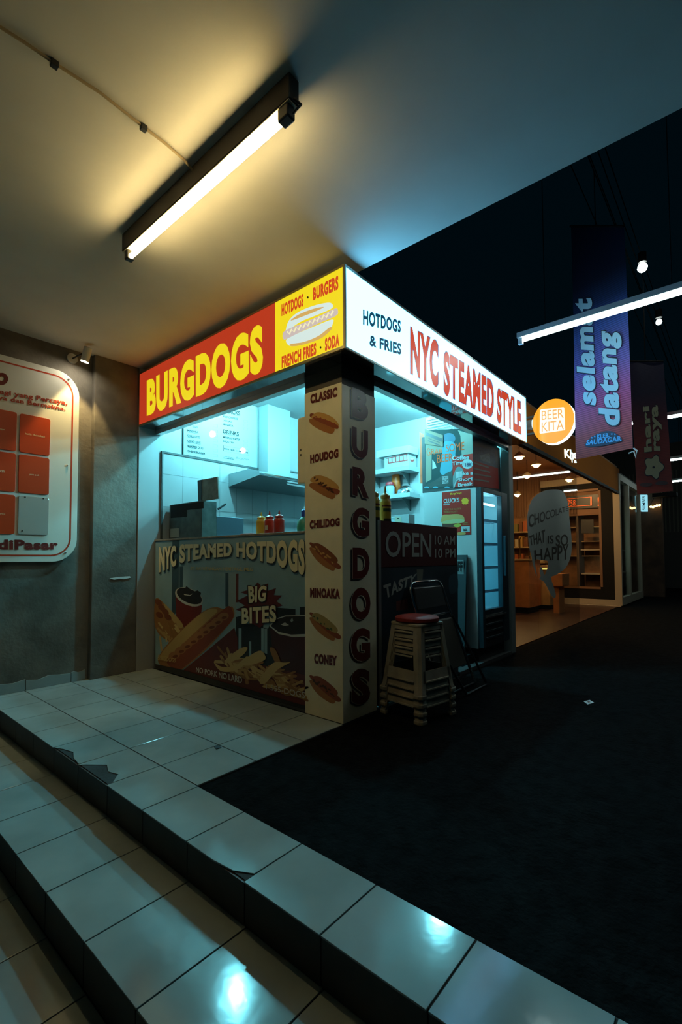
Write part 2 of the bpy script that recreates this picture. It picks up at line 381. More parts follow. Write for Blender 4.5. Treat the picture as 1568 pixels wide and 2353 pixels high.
c_ = sum(p, Vector())/4; b = MB(); b.prism([c_+(q-c_)*.35+Vector((0, 0, .0025)) for q in p], (0, 0, .0005)); b.build('printed_mark', blackp, t)

# ================================================================== THE STALL
# ------------------------------------------------------------------ corner pillar
c5 = crop(680, 840, 5.741); c6 = crop(680, 1250, 5.473)
maroonv = mat('maroon vinyl', (.13, .014, .012), .35); shadowv = mat('black vinyl', (.012, .011, .012), .4)
t = thing('corner_pillar', 'square corner pillar covered in cream vinyl with hot dog pictures and vertical lettering', 'pillar', (.18, .17, 0))
b = MB(); b.box(.004, .378, .004, .354, 0, 2.44); b.build('core', mat('brown pillar core', (.09, .075, .06), .5), t)
b = MB(); b.box(0, .004, .002, .356, .003, 2.305); b.build('front_panel', cream, t)
b = MB(); b.box(.002, .38, 0, .004, .003, 2.295); b.build('side_panel', cream, t)
b = MB()
for s_, Q in (('CLASSIC', [(192, 385), (548, 280), (548, 412), (192, 508)]), ('HOUDOG', [(190, 1180), (562, 1095), (562, 1212), (190, 1295)]),
              ('CHILIDOG', [(183, 2045), (580, 2005), (580, 2115), (183, 2158)])):
    M1 = MB(); write(M1, s_, c5, Q, 'x', 0, .0025, .065); M1.build('lettering', maroonv, t)
for s_, Q in (('MINOAKA', [(180, 550), (557, 565), (557, 690), (180, 672)]), ('CONEY', [(232, 1375), (518, 1405), (518, 1535), (232, 1505)])):
    M1 = MB(); write(M1, s_, c6, Q, 'x', 0, .0025, .065); M1.build('lettering', maroonv, t)
bun = mat('printed bun', (.42, .16, .045), .4); bunl = mat('printed light bun', (.6, .33, .1), .4); bund = mat('printed bun shade', (.24, .07, .025), .4)
saus = mat('printed sausage', (.3, .07, .03), .4); mustard = mat('printed mustard', (.66, .38, .05), .4); chili = mat('printed chili', (.09, .03, .018), .4)
green = mat('printed green', (.06, .1, .035), .4)
def hotdog_print(k, body, top, sausage, dots, dm, topm, wave=None):
    a = Art(k, 'x', 0, .0012); a.shape(body, bun, True);
    a.shape(sausage, saus, True); a.shape(top, topm, True)
    for x, y, rx, ry, ro in dots: a.shape(ell(x, y, rx, ry, ro, 10), dm)
    if wave: a.shape(line(wave, 16), dm)
    a.build('hotdog_picture', t)
hotdog_print(c5, [(185, 700), (190, 760), (300, 840), (440, 895), (490, 890), (510, 830), (420, 770), (260, 715)],
    [(200, 690), (270, 620), (370, 630), (480, 680), (550, 750), (560, 790), (440, 730), (300, 690)], [(185, 670), (215, 630), (380, 690), (540, 770), (565, 810), (545, 835), (460, 810), (250, 715)], [],
    mat('printed ketchup', (.34, .06, .025), .4), bunl, [(230, 690), (270, 672), (290, 705), (330, 690), (350, 730), (390, 712), (410, 752), (450, 735), (470, 778), (510, 760), (530, 800)])
rd = random.Random(3)
hotdog_print(c5, [(185, 1560), (195, 1610), (320, 1690), (450, 1755), (500, 1755), (520, 1700), (420, 1620), (260, 1550)],
    [(190, 1520), (240, 1460), (330, 1450), (460, 1500), (555, 1580), (560, 1630), (430, 1600), (280, 1560)], [(200, 1500), (260, 1470), (420, 1570), (570, 1640), (570, 1690), (520, 1700), (380, 1620), (230, 1540)],
    [(x, .6*(x-250)+1490+rd.uniform(-25, 45), rd.uniform(12, 26), rd.uniform(9, 16), rd.uniform(0, 3)) for x in range(250, 490, 18)], chili, bunl)
def ppd(k, off, topc, dm, n, seed):     # the three lower, steeper pictures
    r_ = random.Random(seed); o = lambda L: [(x, y+off) for x, y in L]
    d = [(x, .72*(x-200)+905+off+r_.uniform(-25, 25), r_.uniform(10, 30), r_.uniform(7, 14), r_.uniform(.3, 1.2)) for x in [230+260*i/n for i in range(n)]]
    hotdog_print(k, o([(185, 920), (185, 970), (270, 1090), (400, 1190), (480, 1215), (495, 1150), (420, 1080), (300, 960)]),
        o([(205, 885), (290, 875), (420, 960), (520, 1060), (520, 1110), (470, 1110), (330, 1020), (230, 950)]),
        o([(180, 890), (200, 862), (300, 930), (450, 1060), (560, 1150), (560, 1190), (500, 1180), (330, 1050)]), d, dm, topc)
ppd(c6, 0, mat('printed cheese', (.42, .3, .1), .4), green, 6, 4)
ppd(c6, 790, saus, chili, 16, 5)
ppd(c6, -880, bund, bunl, 9, 6)
for s_, k, Q in (('B', c5, [(740, 283), (952, 352), (957, 735), (742, 668)]), ('U', c5, [(742, 800), (953, 865), (953, 1250), (742, 1180)]),
              ('R', c5, [(748, 1330), (965, 1372), (968, 1757), (748, 1705)]), ('G', c5, [(748, 1855), (970, 1888), (972, 2270), (748, 2250)]),
              ('D', c6, [(716, 45), (930, 50), (930, 432), (716, 438)]), ('O', c6, [(700, 545), (940, 550), (940, 945), (700, 955)]),
              ('G', c6, [(695, 1055), (937, 1060), (937, 1460), (695, 1490)]), ('S', c6, [(705, 1565), (937, 1570), (937, 2000), (705, 2030)])):
    M1 = MB(); write(M1, s_, k, [(x-26, y+26) for x, y in Q], 'y', 0, .0014, .05); M1.build('letter_shadow', shadowv, t)
    M1 = MB(); write(M1, s_, k, [(x-7, y+5) for x, y in Q], 'y', 0, .0018, .058); M1.build('letter_outline', cream, t)
    M1 = MB(); write(M1, s_, k, Q, 'y', 0, .0024, .05); M1.build('letter', maroonv, t)
# rounded cream box fixed to the pillar's inner side
q = [px(u, v, 'x', .03) for u, v in ((683, 958), (703, 958), (703, 1112), (683, 1112))]
t = thing('junction_box', 'narrow cream box with two slots fixed to the inner side of the corner pillar', 'box', (.06, .39, q[2].z))
b = MB(); b.box(.03, .1, .356, q[0].y, (q[2].z+q[3].z)/2, (q[0].z+q[1].z)/2); b.build('cover', cream, t, bevel=.012)
for v in (1034, 1046):
    p = px(691.5, v, 'x', .029); b = MB(); b.box(.0285, .031, p.y-.005, p.y+.005, p.z-.009, p.z+.009); b.build('slot', blackp, t)

# ------------------------------------------------------------------ header beams, soffit, wall over the windows
beam = mat('grey header paint', (.8, .8, .78), .42, metal=.85)
b = MB(); b.box(0, .06, .356, 2.52, 2.385, 2.445); struct('trim_4', b, beam, 'grey header beam over the front serving window', bevel=.002)
b = MB(); b.box(.38, 3.02, 0, .06, 2.385, 2.445); struct('trim_5', b, beam, 'grey header beam over the side window', bevel=.002)
b = MB(); b.box(.01, .05, .0, 2.52, 2.447, 3.0); b.box(.05, 3.1, .01, .05, 2.447, 3.0); struct('wall_front', b, kwall, 'wall strip behind the two light box signs')
# post at the far end
b = MB(); b.box(3.02, 3.14, -.0, .1, 0, 2.43); struct('trim_6', b, mat('grey post paint', (.2, .22, .21), .5), 'grey corner post at the far end of the stall', bevel=.003)
# mirror-like soffits belong to the signs
mirr = mat('glossy black soffit', (.42, .42, .42), .06, metal=1)

# ------------------------------------------------------------------ left light box sign
k1 = crop(300, 600, 3.0154)
XS = -.178
t = thing('lightbox_sign', 'red and yellow light box sign above the front serving window', 'sign', (-.09, 1.17, 2.43))
b = MB(); b.box(XS+.004, 0, .001, 2.518, 2.432, 2.968); b.build('cabinet', mat('sign cabinet', (.1, .085, .06), .4, metal=.3), t)
fr = mat('sign frame bronze', (.3, .24, .14), .35, metal=.7)
b = MB(); b.box(XS-.004, XS+.012, -.178, 2.52, 2.428, 2.446); b.box(XS-.004, XS+.012, -.178, 2.52, 2.958, 2.972); b.box(XS-.004, XS+.012, -.178, -.166, 2.446, 2.958); b.box(XS-.004, XS+.012, 2.51, 2.52, 2.446, 2.958)
b.build('frame', fr, t)
sr = lit('lit red sheet', (.47, .036, .012), .95); sy = lit('lit yellow sheet', (.83, .66, .012), 1.0)
yl = px(632.5, 776, 'x', XS).y
b = MB(); b.box(XS, XS+.003, yl, 2.51, 2.446, 2.958); b.build('red_panel', sr, t)
b = MB(); b.box(XS, XS+.003, -.166, yl, 2.446, 2.958); b.build('yellow_panel', sy, t)
b = MB(); b.box(-.17, -.002, .002, 2.515, 2.4275, 2.4315); b.build('soffit', mirr, t)
b = MB(); write(b, 'BURGDOGS', k1, [(113, 826), (916, 425), (919, 768), (113, 1076)], 'x', XS, .002, .055); b.build('lettering', sy, t)
rl = lit('lit red lettering', (.6, .045, .012), .95)
for s_, Q in (('HOTDOGS', [(1047, 300), (1198, 224), (1198, 313), (1047, 383)]), ('BURGERS', [(1266, 185), (1441, 97), (1441, 196), (1266, 274)]),
              ('FRENCH FRIES', [(1048, 660), (1288, 563), (1288, 648), (1048, 746)]), ('SODA', [(1348, 536), (1448, 497), (1448, 588), (1348, 626)])):
    b = MB(); write(b, s_, k1, Q, 'x', XS, .002, .05); b.build('lettering', rl, t)
for p in ((1229, 252), (1318, 598)): a = Art(k1, 'x', XS); a.shape(ell(*p, 6, 8), blackp); a.build('dot', t)
hw = lit('lit white bun', (.62, .76, .74), 1.0); hb = lit('lit bun crust', (.68, .42, .12), .9); hs = lit('lit sausage', (.62, .52, .5), .9); hm = lit('lit mustard', (.82, .78, .5), 1.0)
a = Art(k1, 'x', XS)
a.shape([(1078, 470), (1100, 410), (1160, 355), (1260, 312), (1350, 290), (1392, 292), (1398, 325), (1300, 370), (1180, 420), (1090, 480)], hw, True)
a.shape([(1110, 412), (1170, 368), (1270, 330), (1340, 318), (1290, 345), (1190, 385)], hb, True)
a.shape([(1080, 545), (1100, 585), (1160, 585), (1280, 545), (1370, 490), (1400, 440), (1398, 405), (1280, 450), (1150, 505)], hw, True)
a.shape([(1110, 575), (1200, 560), (1300, 520), (1380, 460), (1395, 470), (1320, 535), (1200, 578), (1120, 590)], hb, True)
a.shape([(1055, 510), (1075, 480), (1180, 435), (1320, 375), (1420, 328), (1438, 345), (1425, 378), (1320, 425), (1180, 490), (1080, 540), (1060, 538)], hs, True)
wv = [(1085+i*16, 500-i*7.2+(13 if i % 2 else -13)) for i in range(21)]
a.shape(line(wv, 13), hm); a.build('hotdog_picture', t)

# ------------------------------------------------------------------ right light box sign
k2 = crop(780, 600, 3.336)
YS = -.178
t = thing('lightbox_sign', 'glaring white light box sign above the side window of the stall', 'sign', (1.5, -.09, 2.43))
b = MB(); b.box(-.16, 3.1, YS+.004, -.003, 2.432, 2.968); b.build('cabinet', mat('sign cabinet', (.1, .085, .06)), t)
b = MB(); b.box(-.178, 3.104, YS-.004, YS+.012, 2.428, 2.440); b.box(-.178, 3.104, YS-.004, YS+.012, 2.955, 2.972); b.box(-.178, -.166, YS-.004, YS+.012, 2.44, 2.955); b.box(3.098, 3.104, YS-.004, YS+.012, 2.44, 2.955)
b.build('frame', alu, t)
b = MB(); b.box(-.166, 3.098, YS, YS+.003, 2.44, 2.955); b.build('lit_panel', lit('lit white sheet', SIGN_E, 1.0, .2), t)
b = MB(); b.box(-.16, 3.09, -.17, -.002, 2.4275, 2.4315); b.build('soffit', mirr, t)
navy = lit('lit navy lettering', (.004, .05, .1), 1.0)
for s_, Q in (('HOTDOGS', [(182, 368), (472, 455), (472, 552), (182, 488)]), ('& FRIES', [(232, 562), (475, 632), (475, 720), (232, 650)])):
    b = MB(); write(b, s_, k2, Q, 'y', YS, .002, .045); b.build('lettering', navy, t)
rs = lit('lit red vinyl', (.55, .05, .012), 1.0); pur = lit('lit purple outline', (.17, .1, .22), 1.0)
for s_, Q in (('NYC', [(547, 502), (757, 618), (757, 972), (547, 862)]), ('STEAMED', [(803, 682), (1182, 925), (1182, 1207), (803, 1018)]), ('STYLE', [(1213, 968), (1389, 1078), (1393, 1330), (1213, 1232)])):
    b = MB(); write(b, s_, k2, [(x+dx, y+dy) for (x, y), dx, dy in zip(Q, (-4, 5, 5, -4), (-8, -6, 8, 6))], 'y', YS, .0018, .055); b.build('lettering_outline', pur, t)
    b = MB(); write(b, s_, k2, Q, 'y', YS, .0026, .045); b.build('lettering', rs, t)

# ------------------------------------------------------------------ front serving counter with its printed sheet
c4 = crop(340, 1200, 4.1263)
t = thing('serving_counter', 'front serving counter with a big printed hot dog picture below the window', 'counter', (.2, 1.4, 0))
b = MB(); b.box(.004, .1, .357, 2.5, .004, 1.285); b.build('front_board', mat('counter board', (.1, .1, .1), .6), t)
b = MB(); b.box(.1, .38, .6, 2.5, .85, .9); b.build('inner_shelf', steel, t)
b = MB(); b.box(-.006, .5, .5, 2.512, 1.285, 1.302); b.box(-.006, .1, .357, .5, 1.285, 1.302); b.build('worktop', mat('worn counter edge', (.3, .25, .19), .5, var=.4, vscale=12), t, bevel=.002)
a = Art(c4, 'x', .004, .001)
sky = mat('print sky', (.28, .44, .49), .4, var=.2, vscale=3); skyd = mat('print dark blue', (.035, .075, .1), .4); skyl = mat('print pale tower', (.3, .38, .38), .4)
a.shape([(72, 188), (1492, 85), (1492, 1778), (72, 1380)], sky)
a.shape([(232, 180), (300, 172), (290, 840), (225, 900)], skyd); a.shape([(300, 420), (335, 420), (330, 640), (300, 640)], skyd)
a.shape([(735, 480), (765, 478), (765, 800), (735, 800)], skyd); a.shape([(765, 478), (835, 470), (835, 900), (765, 900)], skyl)
a.shape([(835, 490), (860, 488), (858, 760), (835, 760)], mat('print dull red', (.16, .03, .02), .4))
blk = mat('print black', (.012, .014, .017), .4)
a.shape([(835, 900), (905, 880), (905, 960), (1095, 965), (1095, 1000), (1140, 1010), (1225, 810), (1400, 825), (1400, 880), (1440, 880), (1440, 805), (1492, 800), (1492, 1400), (835, 1350)], blk)
for x0, x1, y0 in ((860, 888, 1005), (960, 980, 1130), (1105, 1132, 1010), (1075, 1100, 1005)): a.shape([(x0, y0), (x1, y0), (x1, y0+240), (x0, y0+230)], sky)
cred = mat('print cup red', (.17, .02, .014), .4); rim = mat('print cup rim', (.55, .55, .5), .4); cola = mat('print cola', (.022, .017, .017), .35)
a.shape([(262, 690), (300, 740), (420, 800), (515, 785), (495, 960), (400, 1050), (270, 930)], cred)
a.shape(ell(390, 708, 140, 78, .42), rim); a.shape(ell(393, 700, 128, 64, .42), cola)
a.shape([(335, 660), (365, 605), (410, 640), (425, 665), (470, 645), (505, 670), (490, 720), (400, 720)], cola)
a.shape([(340, 680), (400, 690), (430, 672), (400, 700), (345, 690)], rim)
a.shape([(1158, 1010), (1490, 1080), (1490, 1600), (1300, 1560), (1190, 1300)], mat('print dark cup', (.06, .012, .013), .4))
a.shape([(1152, 985), (1185, 925), (1300, 885), (1492, 880), (1492, 1085), (1380, 1090), (1240, 1060)], rim, False); a.shape([(1166, 985), (1210, 925), (1310, 893), (1492, 888), (1492, 1060), (1360, 1066), (1240, 1040)], cola, False)
a.shape([(1260, 970), (1300, 950), (1340, 975), (1300, 985)], rim); a.shape([(1350, 930), (1370, 905), (1380, 935), (1360, 950)], skyl)
bn1 = mat('print bun', (.36, .16, .045), .4); bn2 = mat('print toasted bun', (.52, .34, .12), .4); sg = mat('print sausage', (.26, .055, .025), .4); kp = mat('print sauce', (.4, .17, .06), .4); kp2 = mat('print sauce shade', (.2, .05, .018), .4)
a.shape([(72, 730), (150, 765), (220, 840), (335, 975), (300, 1060), (190, 1120), (72, 1000)], bn1, True); a.shape([(150, 770), (215, 830), (330, 970), (290, 1000), (200, 880)], bn2, True)
for x, y in ((100, 760), (130, 810), (165, 850), (190, 900), (110, 880)): a.shape(ell(x, y, 38, 26, .7), kp2)
fry = mat('print fries', (.5, .29, .09), .4); fryd = mat('print fries shade', (.33, .15, .04), .4); fryl = mat('print light fries', (.62, .43, .17), .4)
r_ = random.Random(5)
for i in range(16):
    x = 75+r_.uniform(0, 200); y = 960+r_.uniform(-10, 160); l = r_.uniform(60, 150); an = 1.15+r_.uniform(-.35, .35)
    a.shape(line([(x, y), (x+l*math.cos(an), y+l*math.sin(an))], r_.uniform(14, 24)), (fry, fryd, fryl)[i % 3])
a.shape([(820, 1000), (850, 1100), (850, 1300), (1492, 1450), (1492, 1760), (760, 1540), (320, 1415), (560, 1220)], mat('print tray red', (.13, .017, .012), .4))
a.shape([(100, 1330), (150, 1200), (330, 1010), (520, 850), (640, 805), (740, 830), (800, 800), (815, 900), (700, 1050), (560, 1200), (360, 1370), (250, 1420)], bn1, True)
a.shape([(125, 1250), (300, 1050), (480, 885), (600, 820), (660, 840), (600, 905), (430, 1060), (250, 1230), (150, 1310)], bn2, True)
a.shape([(180, 1330), (250, 1240), (420, 1090), (600, 920), (700, 840), (765, 795), (800, 830), (800, 920), (640, 1100), (440, 1290), (290, 1400)], sg, True)
for i in range(9):
    x, y = 250+i*58, 1262-i*46; a.shape(ell(x, y, 54, 36, -.25), kp); a.shape(ell(x+10, y+10, 26, 14, -.25), kp2)
a.shape([(845, 745), (955, 690), (880, 665), (955, 640), (945, 600), (1010, 610), (1040, 570), (1075, 605), (1140, 580), (1140, 650), (1215, 625), (1195, 692), (1272, 695), (1220, 750), (1280, 790), (1200, 810), (1225, 870), (1140, 850), (1110, 960), (1060, 1000), (950, 940), (880, 900), (895, 850), (835, 830), (920, 790)], mat('print starburst', (.13, .017, .018), .4))
for i in range(80):
    x = 720+r_.uniform(0, 730); y = 1290+(x-640)*.36+r_.uniform(-95, 70); l = r_.uniform(90, 230); an = .6+r_.uniform(-.9, .9)
    a.shape(spline(line([(x-l/2*math.cos(an), y-l/2*math.sin(an)), (x, y+12), (x+l/2*math.cos(an), y+l/2*math.sin(an))], r_.uniform(16, 30)), 3), (fry, fryd, fryl, bn1)[i % 4])
for p in ([(625, 1325), (700, 1370), (830, 1360), (940, 1270), (930, 1340), (820, 1410), (690, 1410)], [(730, 1310), (870, 1200), (945, 1190), (900, 1260), (780, 1330)], [(880, 1330), (1050, 1220), (1110, 1260), (1100, 1310), (950, 1360)], [(1155, 1200), (1210, 1210), (1260, 1340), (1220, 1350)], [(1060, 1500), (1180, 1340), (1300, 1330), (1350, 1330), (1230, 1400), (1110, 1530)]):
    a.shape(p, fryl if p[0][0] != 1155 else fryd, True)
a.shape([(72, 1345), (330, 1400), (760, 1530), (1492, 1740), (1492, 1778), (72, 1380)], mat('print dark foot', (.02, .017, .017), .4))
a.build('printed_picture', t)
let = mat('print cream lettering', (.82, .72, .45), .4)
def warp(body, x0, x1, mats_, name, off, bold, gx=0, gy=0, sh=(0, 0)):
    tp = [(105, 232), (250, 222), (320, 208), (500, 205), (790, 194), (850, 190), (1000, 184), (1250, 172), (1490, 160)]
    bt = [(105, 480), (250, 420), (320, 386), (500, 347), (790, 322), (850, 330), (1000, 355), (1150, 386), (1250, 422), (1370, 466), (1490, 510)]
    f = lambda P, x: next((P[i][1]+(P[i+1][1]-P[i][1])*(x-P[i][0])/(P[i+1][0]-P[i][0]) for i in range(len(P)-1) if x <= P[i+1][0]), P[-1][1])
    vs, fs = glyph(body, bold); b = MB(); out = []
    for u, v in vs:
        x = x0-gx+(x1-x0+2*gx)*u; T, B = f(tp, max(x, 105))-gy, f(bt, max(x, 105))+gy
        out.append(px(*c4(x+sh[0], B+(T-B)*v+sh[1]), 'x', .004-off))
    b.add(out, fs); b.build(name, mats_, t)
for s_, x0, x1 in (('NYC', 105, 268), ('STEAMED', 300, 796), ('HOTDOGS', 838, 1487)):
    warp(s_, x0, x1, blk, 'lettering_shadow', .0085, .06, 3, 5, (5, 9)); warp(s_, x0, x1, let, 'lettering', .0095, .05)
def cl(s_, Q, M, bold=0, off=.0095, name='lettering', sh=0): b = MB(); write(b, s_, c4, Q, 'x', .004, off, bold, sh); b.build(name, M, t)
for s_, Q in (('BIG', [(950, 605), (1130, 600), (1112, 752), (958, 768)]), ('BITES', [(890, 815), (1215, 785), (1218, 948), (890, 965)])):
    cl(s_, [(x+d, y+e) for (x, y), d, e in zip(Q, (-9, 9, 9, -9), (-9, -9, 9, 9))], blk, .065, .0085, 'lettering_shadow'); cl(s_, Q, let, .04)
dim = mat('print ochre lettering', (.62, .47, .18), .4)
cl('ST. KAYUTANGAN HERITAGE, MLG', [(405, 425), (995, 428), (995, 468), (405, 458)], dim, .02)
grey = mat('print grey lettering', (.62, .62, .56), .4)
cl('NO PORK NO LARD', [(457, 1372), (892, 1465), (892, 1530), (457, 1420)], grey, .015)
cl('1-555-DOGS', [(1120, 1535), (1490, 1610), (1490, 1672), (1120, 1580)], grey, .005)
cl('BURGDOGS', [(95, 1255), (265, 1295), (262, 1330), (92, 1305)], dim, .01, .0095, 'lettering', .15)

# ------------------------------------------------------------------ side counter with OPEN panel
c8 = crop(840, 1180, 4.3556); c9 = crop(860, 1280, 7.127)
t = thing('side_counter', 'dark side counter with OPEN 10 AM 10 PM lettering behind the stools', 'counter', (1.05, .2, 0))
b = MB(); b.box(.41, 1.675, .004, .06, .02, 1.382); b.build('front_board', mat('dark counter board', (.02, .022, .025), .6), t)
b = MB(); b.box(.41, 1.675, .06, .46, 1.33, 1.368); b.build('worktop', steel, t)
b = MB(); b.box(.41, .45, .06, .46, .02, 1.33); b.build('end_panel', blackp, t)
b = MB(); b.box(1.635, 1.675, .06, .46, .02, 1.33); b.build('end_panel', blackp, t)
b = MB(); b.box(.41, .44, -.004, .004, .02, 1.385); b.build('edge_strip', alu, t)
b = MB(); b.box(.44, 1.678, 0, .004, 1.035, 1.384); b.build('header_panel', mat('dark maroon sheet', (.075, .011, .011), .4), t)
a = Art(c8, 'y', .004, .001)
a.shape([(135, 515), (925, 515), (930, 1400), (135, 1600)], mat('print night blue', (.022, .04, .055), .45, var=.4, vscale=4))
a.shape([(515, 560), (580, 560), (570, 680), (520, 680)], mat('print straw', (.16, .16, .12), .5)); a.shape([(310, 880), (420, 850), (430, 960), (310, 975)], mat('print dull tray', (.13, .035, .03), .5))
a.shape([(840, 640), (915, 610), (925, 760), (850, 800)], skyd, True); a.build('printed_picture', t)
og = mat('print dull white', (.4, .41, .37), .45)
for s_, Q, bo in (('OPEN', [(203, 172), (660, 203), (660, 436), (203, 436)], .012), ('10 AM', [(695, 218), (898, 223), (898, 313), (695, 309)], .008), ('10 PM', [(698, 352), (902, 350), (902, 441), (698, 442)], .008)):
    b = MB(); write(b, s_, c8, Q, 'y', 0, .002, bo); b.build('lettering', og, t)
b = MB(); write(b, 'TASTY', c9, [(150, 465), (705, 268), (650, 425), (190, 690)], 'y', .004, .003, .04); b.build('lettering', og, t)

# ------------------------------------------------------------------ kitchen: left wall fittings
k6 = crop(355, 960, 6.149); k7 = crop(500, 920, 7.127)
gl = mat('grey tile joint', (.16, .18, .18), .8)
b = MB(); b.box(.075, 2.75, 2.508, 2.52, .3, 2.21); struct('trim_7', b, ktile, 'white wall tiling of the stall kitchen')
b = MB()
for i in range(12): b.box(.308+.236*i-.0012, .308+.236*i+.0012, 2.5065, 2.509, .9, 2.2)
for z in (1.65, 1.99): b.box(.08, 2.75, 2.5065, 2.509, z-.0012, z+.0012)
struct('trim_8', b, gl, 'grey joints of the kitchen wall tiling')
b = MB(); b.box(.062, .078, 2.5, 2.52, .9, 2.225); b.box(.078, 1.36, 2.5, 2.52, 2.205, 2.225); struct('trim_9', b, mat('dark tile edge', (.05, .06, .06), .6), 'dark edge strip round the kitchen tiling')
t = thing('price_board', 'white wall menu with black lettering above the kitchen tiles', 'menu', (.82, 2.515, 2.23))
b = MB(); b.box(.312, 1.335, 2.506, 2.519, 2.23, 2.95); b.build('sheet', mat('glossy white sheet', (.36, .39, .39), .03, spec=.3), t)
b = MB(); b.box(.306, .312, 2.502, 2.519, 2.23, 2.95); b.build('edge', blackp, t)
inkm = mat('black ink', (.02, .03, .03), .7, spec=.05); inkr = mat('pink ink', (.3, .19, .19), .7, spec=.05)
L6 = [('DOG', (540, 108), (612, 122), 26), ('MINOAKA', (467, 163), (622, 190), 28), ('CHILLI DOG', (467, 234), (640, 264), 30), ('CONEY DOG', (467, 307), (652, 338), 30), ('SNAPPER DOG', (467, 380), (690, 416), 32), ('CHEESE BURGER', (467, 452), (720, 495), 30)]
for s_, p, q, h in L6:
    b = MB(); write(b, s_, k6, [p, q, (q[0], q[1]+h), (p[0], p[1]+h)], 'y', 2.506, .0015, .028); b.build('lettering', inkm, t)
L7 = [('SNACKS', (92, 140), (372, 180), 66), ('FRENCH FRIES', (92, 244), (332, 288), 34), ('LAU LAU', (88, 310), (232, 335), 30), ('MANAPUA', (88, 372), (258, 404), 33), ('DRINKS', (92, 474), (350, 520), 64), ('MINERAL WATER', (92, 582), (368, 628), 34), ('SODA CAN', (92, 650), (270, 680), 32), ('MON - SUN   11 AM - 22 PM', (108, 776), (500, 845), 28), ('ALL PRICE IN IDR', (98, 932), (265, 958), 18)]
for s_, p, q, h in L7:
    b = MB(); write(b, s_, k7, [p, q, (q[0], q[1]+h), (p[0], p[1]+h)], 'y', 2.506, .0015, .028); b.build('lettering', inkm, t)
b = MB(); write(b, 'BurgDogs', k7, [(305, 920), (515, 953), (515, 988), (305, 965)], 'y', 2.506, .0015, .01, .25); b.build('lettering', mat('brown ink', (.12, .08, .07)), t)
def frame_px(mb, k, pts, wd, ax, val, off):
    P = [Vector(p) for p in pts]; c_ = sum(P, Vector((0, 0)))/len(P); I = [p+(c_-p)*(wd/(c_-p).length) for p in P]
    o1 = quad(k, [tuple(p) for p in P], ax, val, off); i1 = quad(k, [tuple(p) for p in I], ax, val, off); n = len(P)
    mb.add(o1+i1, [(i, (i+1) % n, n+(i+1) % n, n+i) for i in range(n)]); return mb
b = MB(); frame_px(b, k7, [(92, 738), (518, 815), (518, 907), (92, 830)], 7, 'y', 2.506, .0015); b.build('hours_box', inkm, t)
for y in (90, 165, 232, 300, 372, 440, 508):
    b = MB(); frame_px(b, k6, [(827, y), (897, y+8), (897, y+48), (827, y+40)], 6, 'y', 2.506, .0015); b.build('price_box', inkr, t)
for y in (318, 380, 445, 645, 710):
    b = MB(); frame_px(b, k7, [(430, y), (500, y+10), (500, y+50), (430, y+40)], 6, 'y', 2.506, .0015); b.build('price_box', inkr, t)
for k, p, q in ((k7, (92, 548), (352, 594)), (k7, (230, 232), (374, 256)), (k6, (467, 200), (627, 228)), (k6, (467, 270), (560, 286)), (k6, (467, 343), (655, 376)), (k6, (467, 416), (590, 436)), (k7, (95, 915), (268, 944))):
    b = MB(); b.poly(quad(k, line([p, q], 4), 'y', 2.506, .0015)); b.build('underline', inkm, t)

# extractor hood and duct
t = thing('extractor_hood', 'stainless extractor hood with a square duct on the kitchen wall', 'hood', (1.55, 2.3, 1.94))
b = MB(); b.add([(.9, 2.506, 1.945), (.9, 2.506, 2.095), (.9, 1.95, 2.02), (.9, 1.95, 2.065), (2.2, 2.506, 1.945), (2.2, 2.506, 2.095), (2.2, 1.95, 2.02), (2.2, 1.95, 2.065), (.9, 2.15, 2.11), (2.2, 2.15, 2.11)],
   [(0, 2, 3, 8, 1), (4, 5, 9, 7, 6), (2, 6, 7, 3), (3, 7, 9, 8), (8, 9, 5, 1), (0, 4, 6, 2), (0, 1, 5, 4)])
b.build('canopy', mat('hood steel', (.3, .34, .35), .35, metal=.5), t)
b = MB(); b.box(.91, 2.19, 1.94, 1.956, 2.028, 2.05); b.build('front_rail', chrome, t, bevel=.004)
for z in (1.985, 1.955):
    b = MB(); b.box(1.3, 2.2, 1.93, 1.95, z, z+.018); b.build('control_strip', steel, t)
b = MB(); b.box(1.345, 1.72, 2.33, 2.506, 2.1, 2.998); b.build('duct', mat('duct sheet', (.3, .33, .33), .45, metal=.3), t)
b = MB(); b.box(1.85, 2.75, 2.5, 2.507, 2.26, 2.275); b.build('wall_batten', gl, t)

# lidded griddle on the counter
m8 = crop(355, 1080, 7.649); XM, YM = .14, 1.885
P = lambda x, y, ax='x', v=XM: px(*m8(x, y), ax, v)
c0 = P(895, 525); xr = P(1095, 545, 'y', YM).x; xe = P(1568, 835, 'y', YM).x; zmid = P(890, 785).z; ztop = c0.z; yl_ = min(2.49, P(265, 610).y)
t = thing('griddle', 'grimy dark griddle machine with a raised lid at the left end of the serving counter', 'cooker', (XM+.2, 2.15, 1.302))
grim = mat('greasy steel', (.1, .115, .105), .45, metal=.4, var=.4, vscale=10)
b = MB(); b.box(XM, xr, YM, yl_, 1.302, ztop); b.build('body', grim, t, bevel=.003)
b = MB(); b.poly([p+Vector((-.002, 0, 0)) for p in (P(290, 625), P(868, 553), P(870, 672), P(575, 705), P(575, 820), P(290, 845))]); b.build('opening', mat('black recess', (.004, .004, .005), .9), t)
b = MB(); b.poly([p+Vector((-.003, 0, 0)) for p in (P(285, 1035), P(437, 1022), P(437, 1180), P(285, 1190))]); b.build('rating_plate', mat('worn sticker', (.3, .32, .27), .5), t)
b = MB(); b.box(xr+.001, xe, YM, YM+.35, 1.302, zmid); b.build('side_tank', mat('blue steel', (.2, .27, .33), .28, metal=.8), t, bevel=.002)
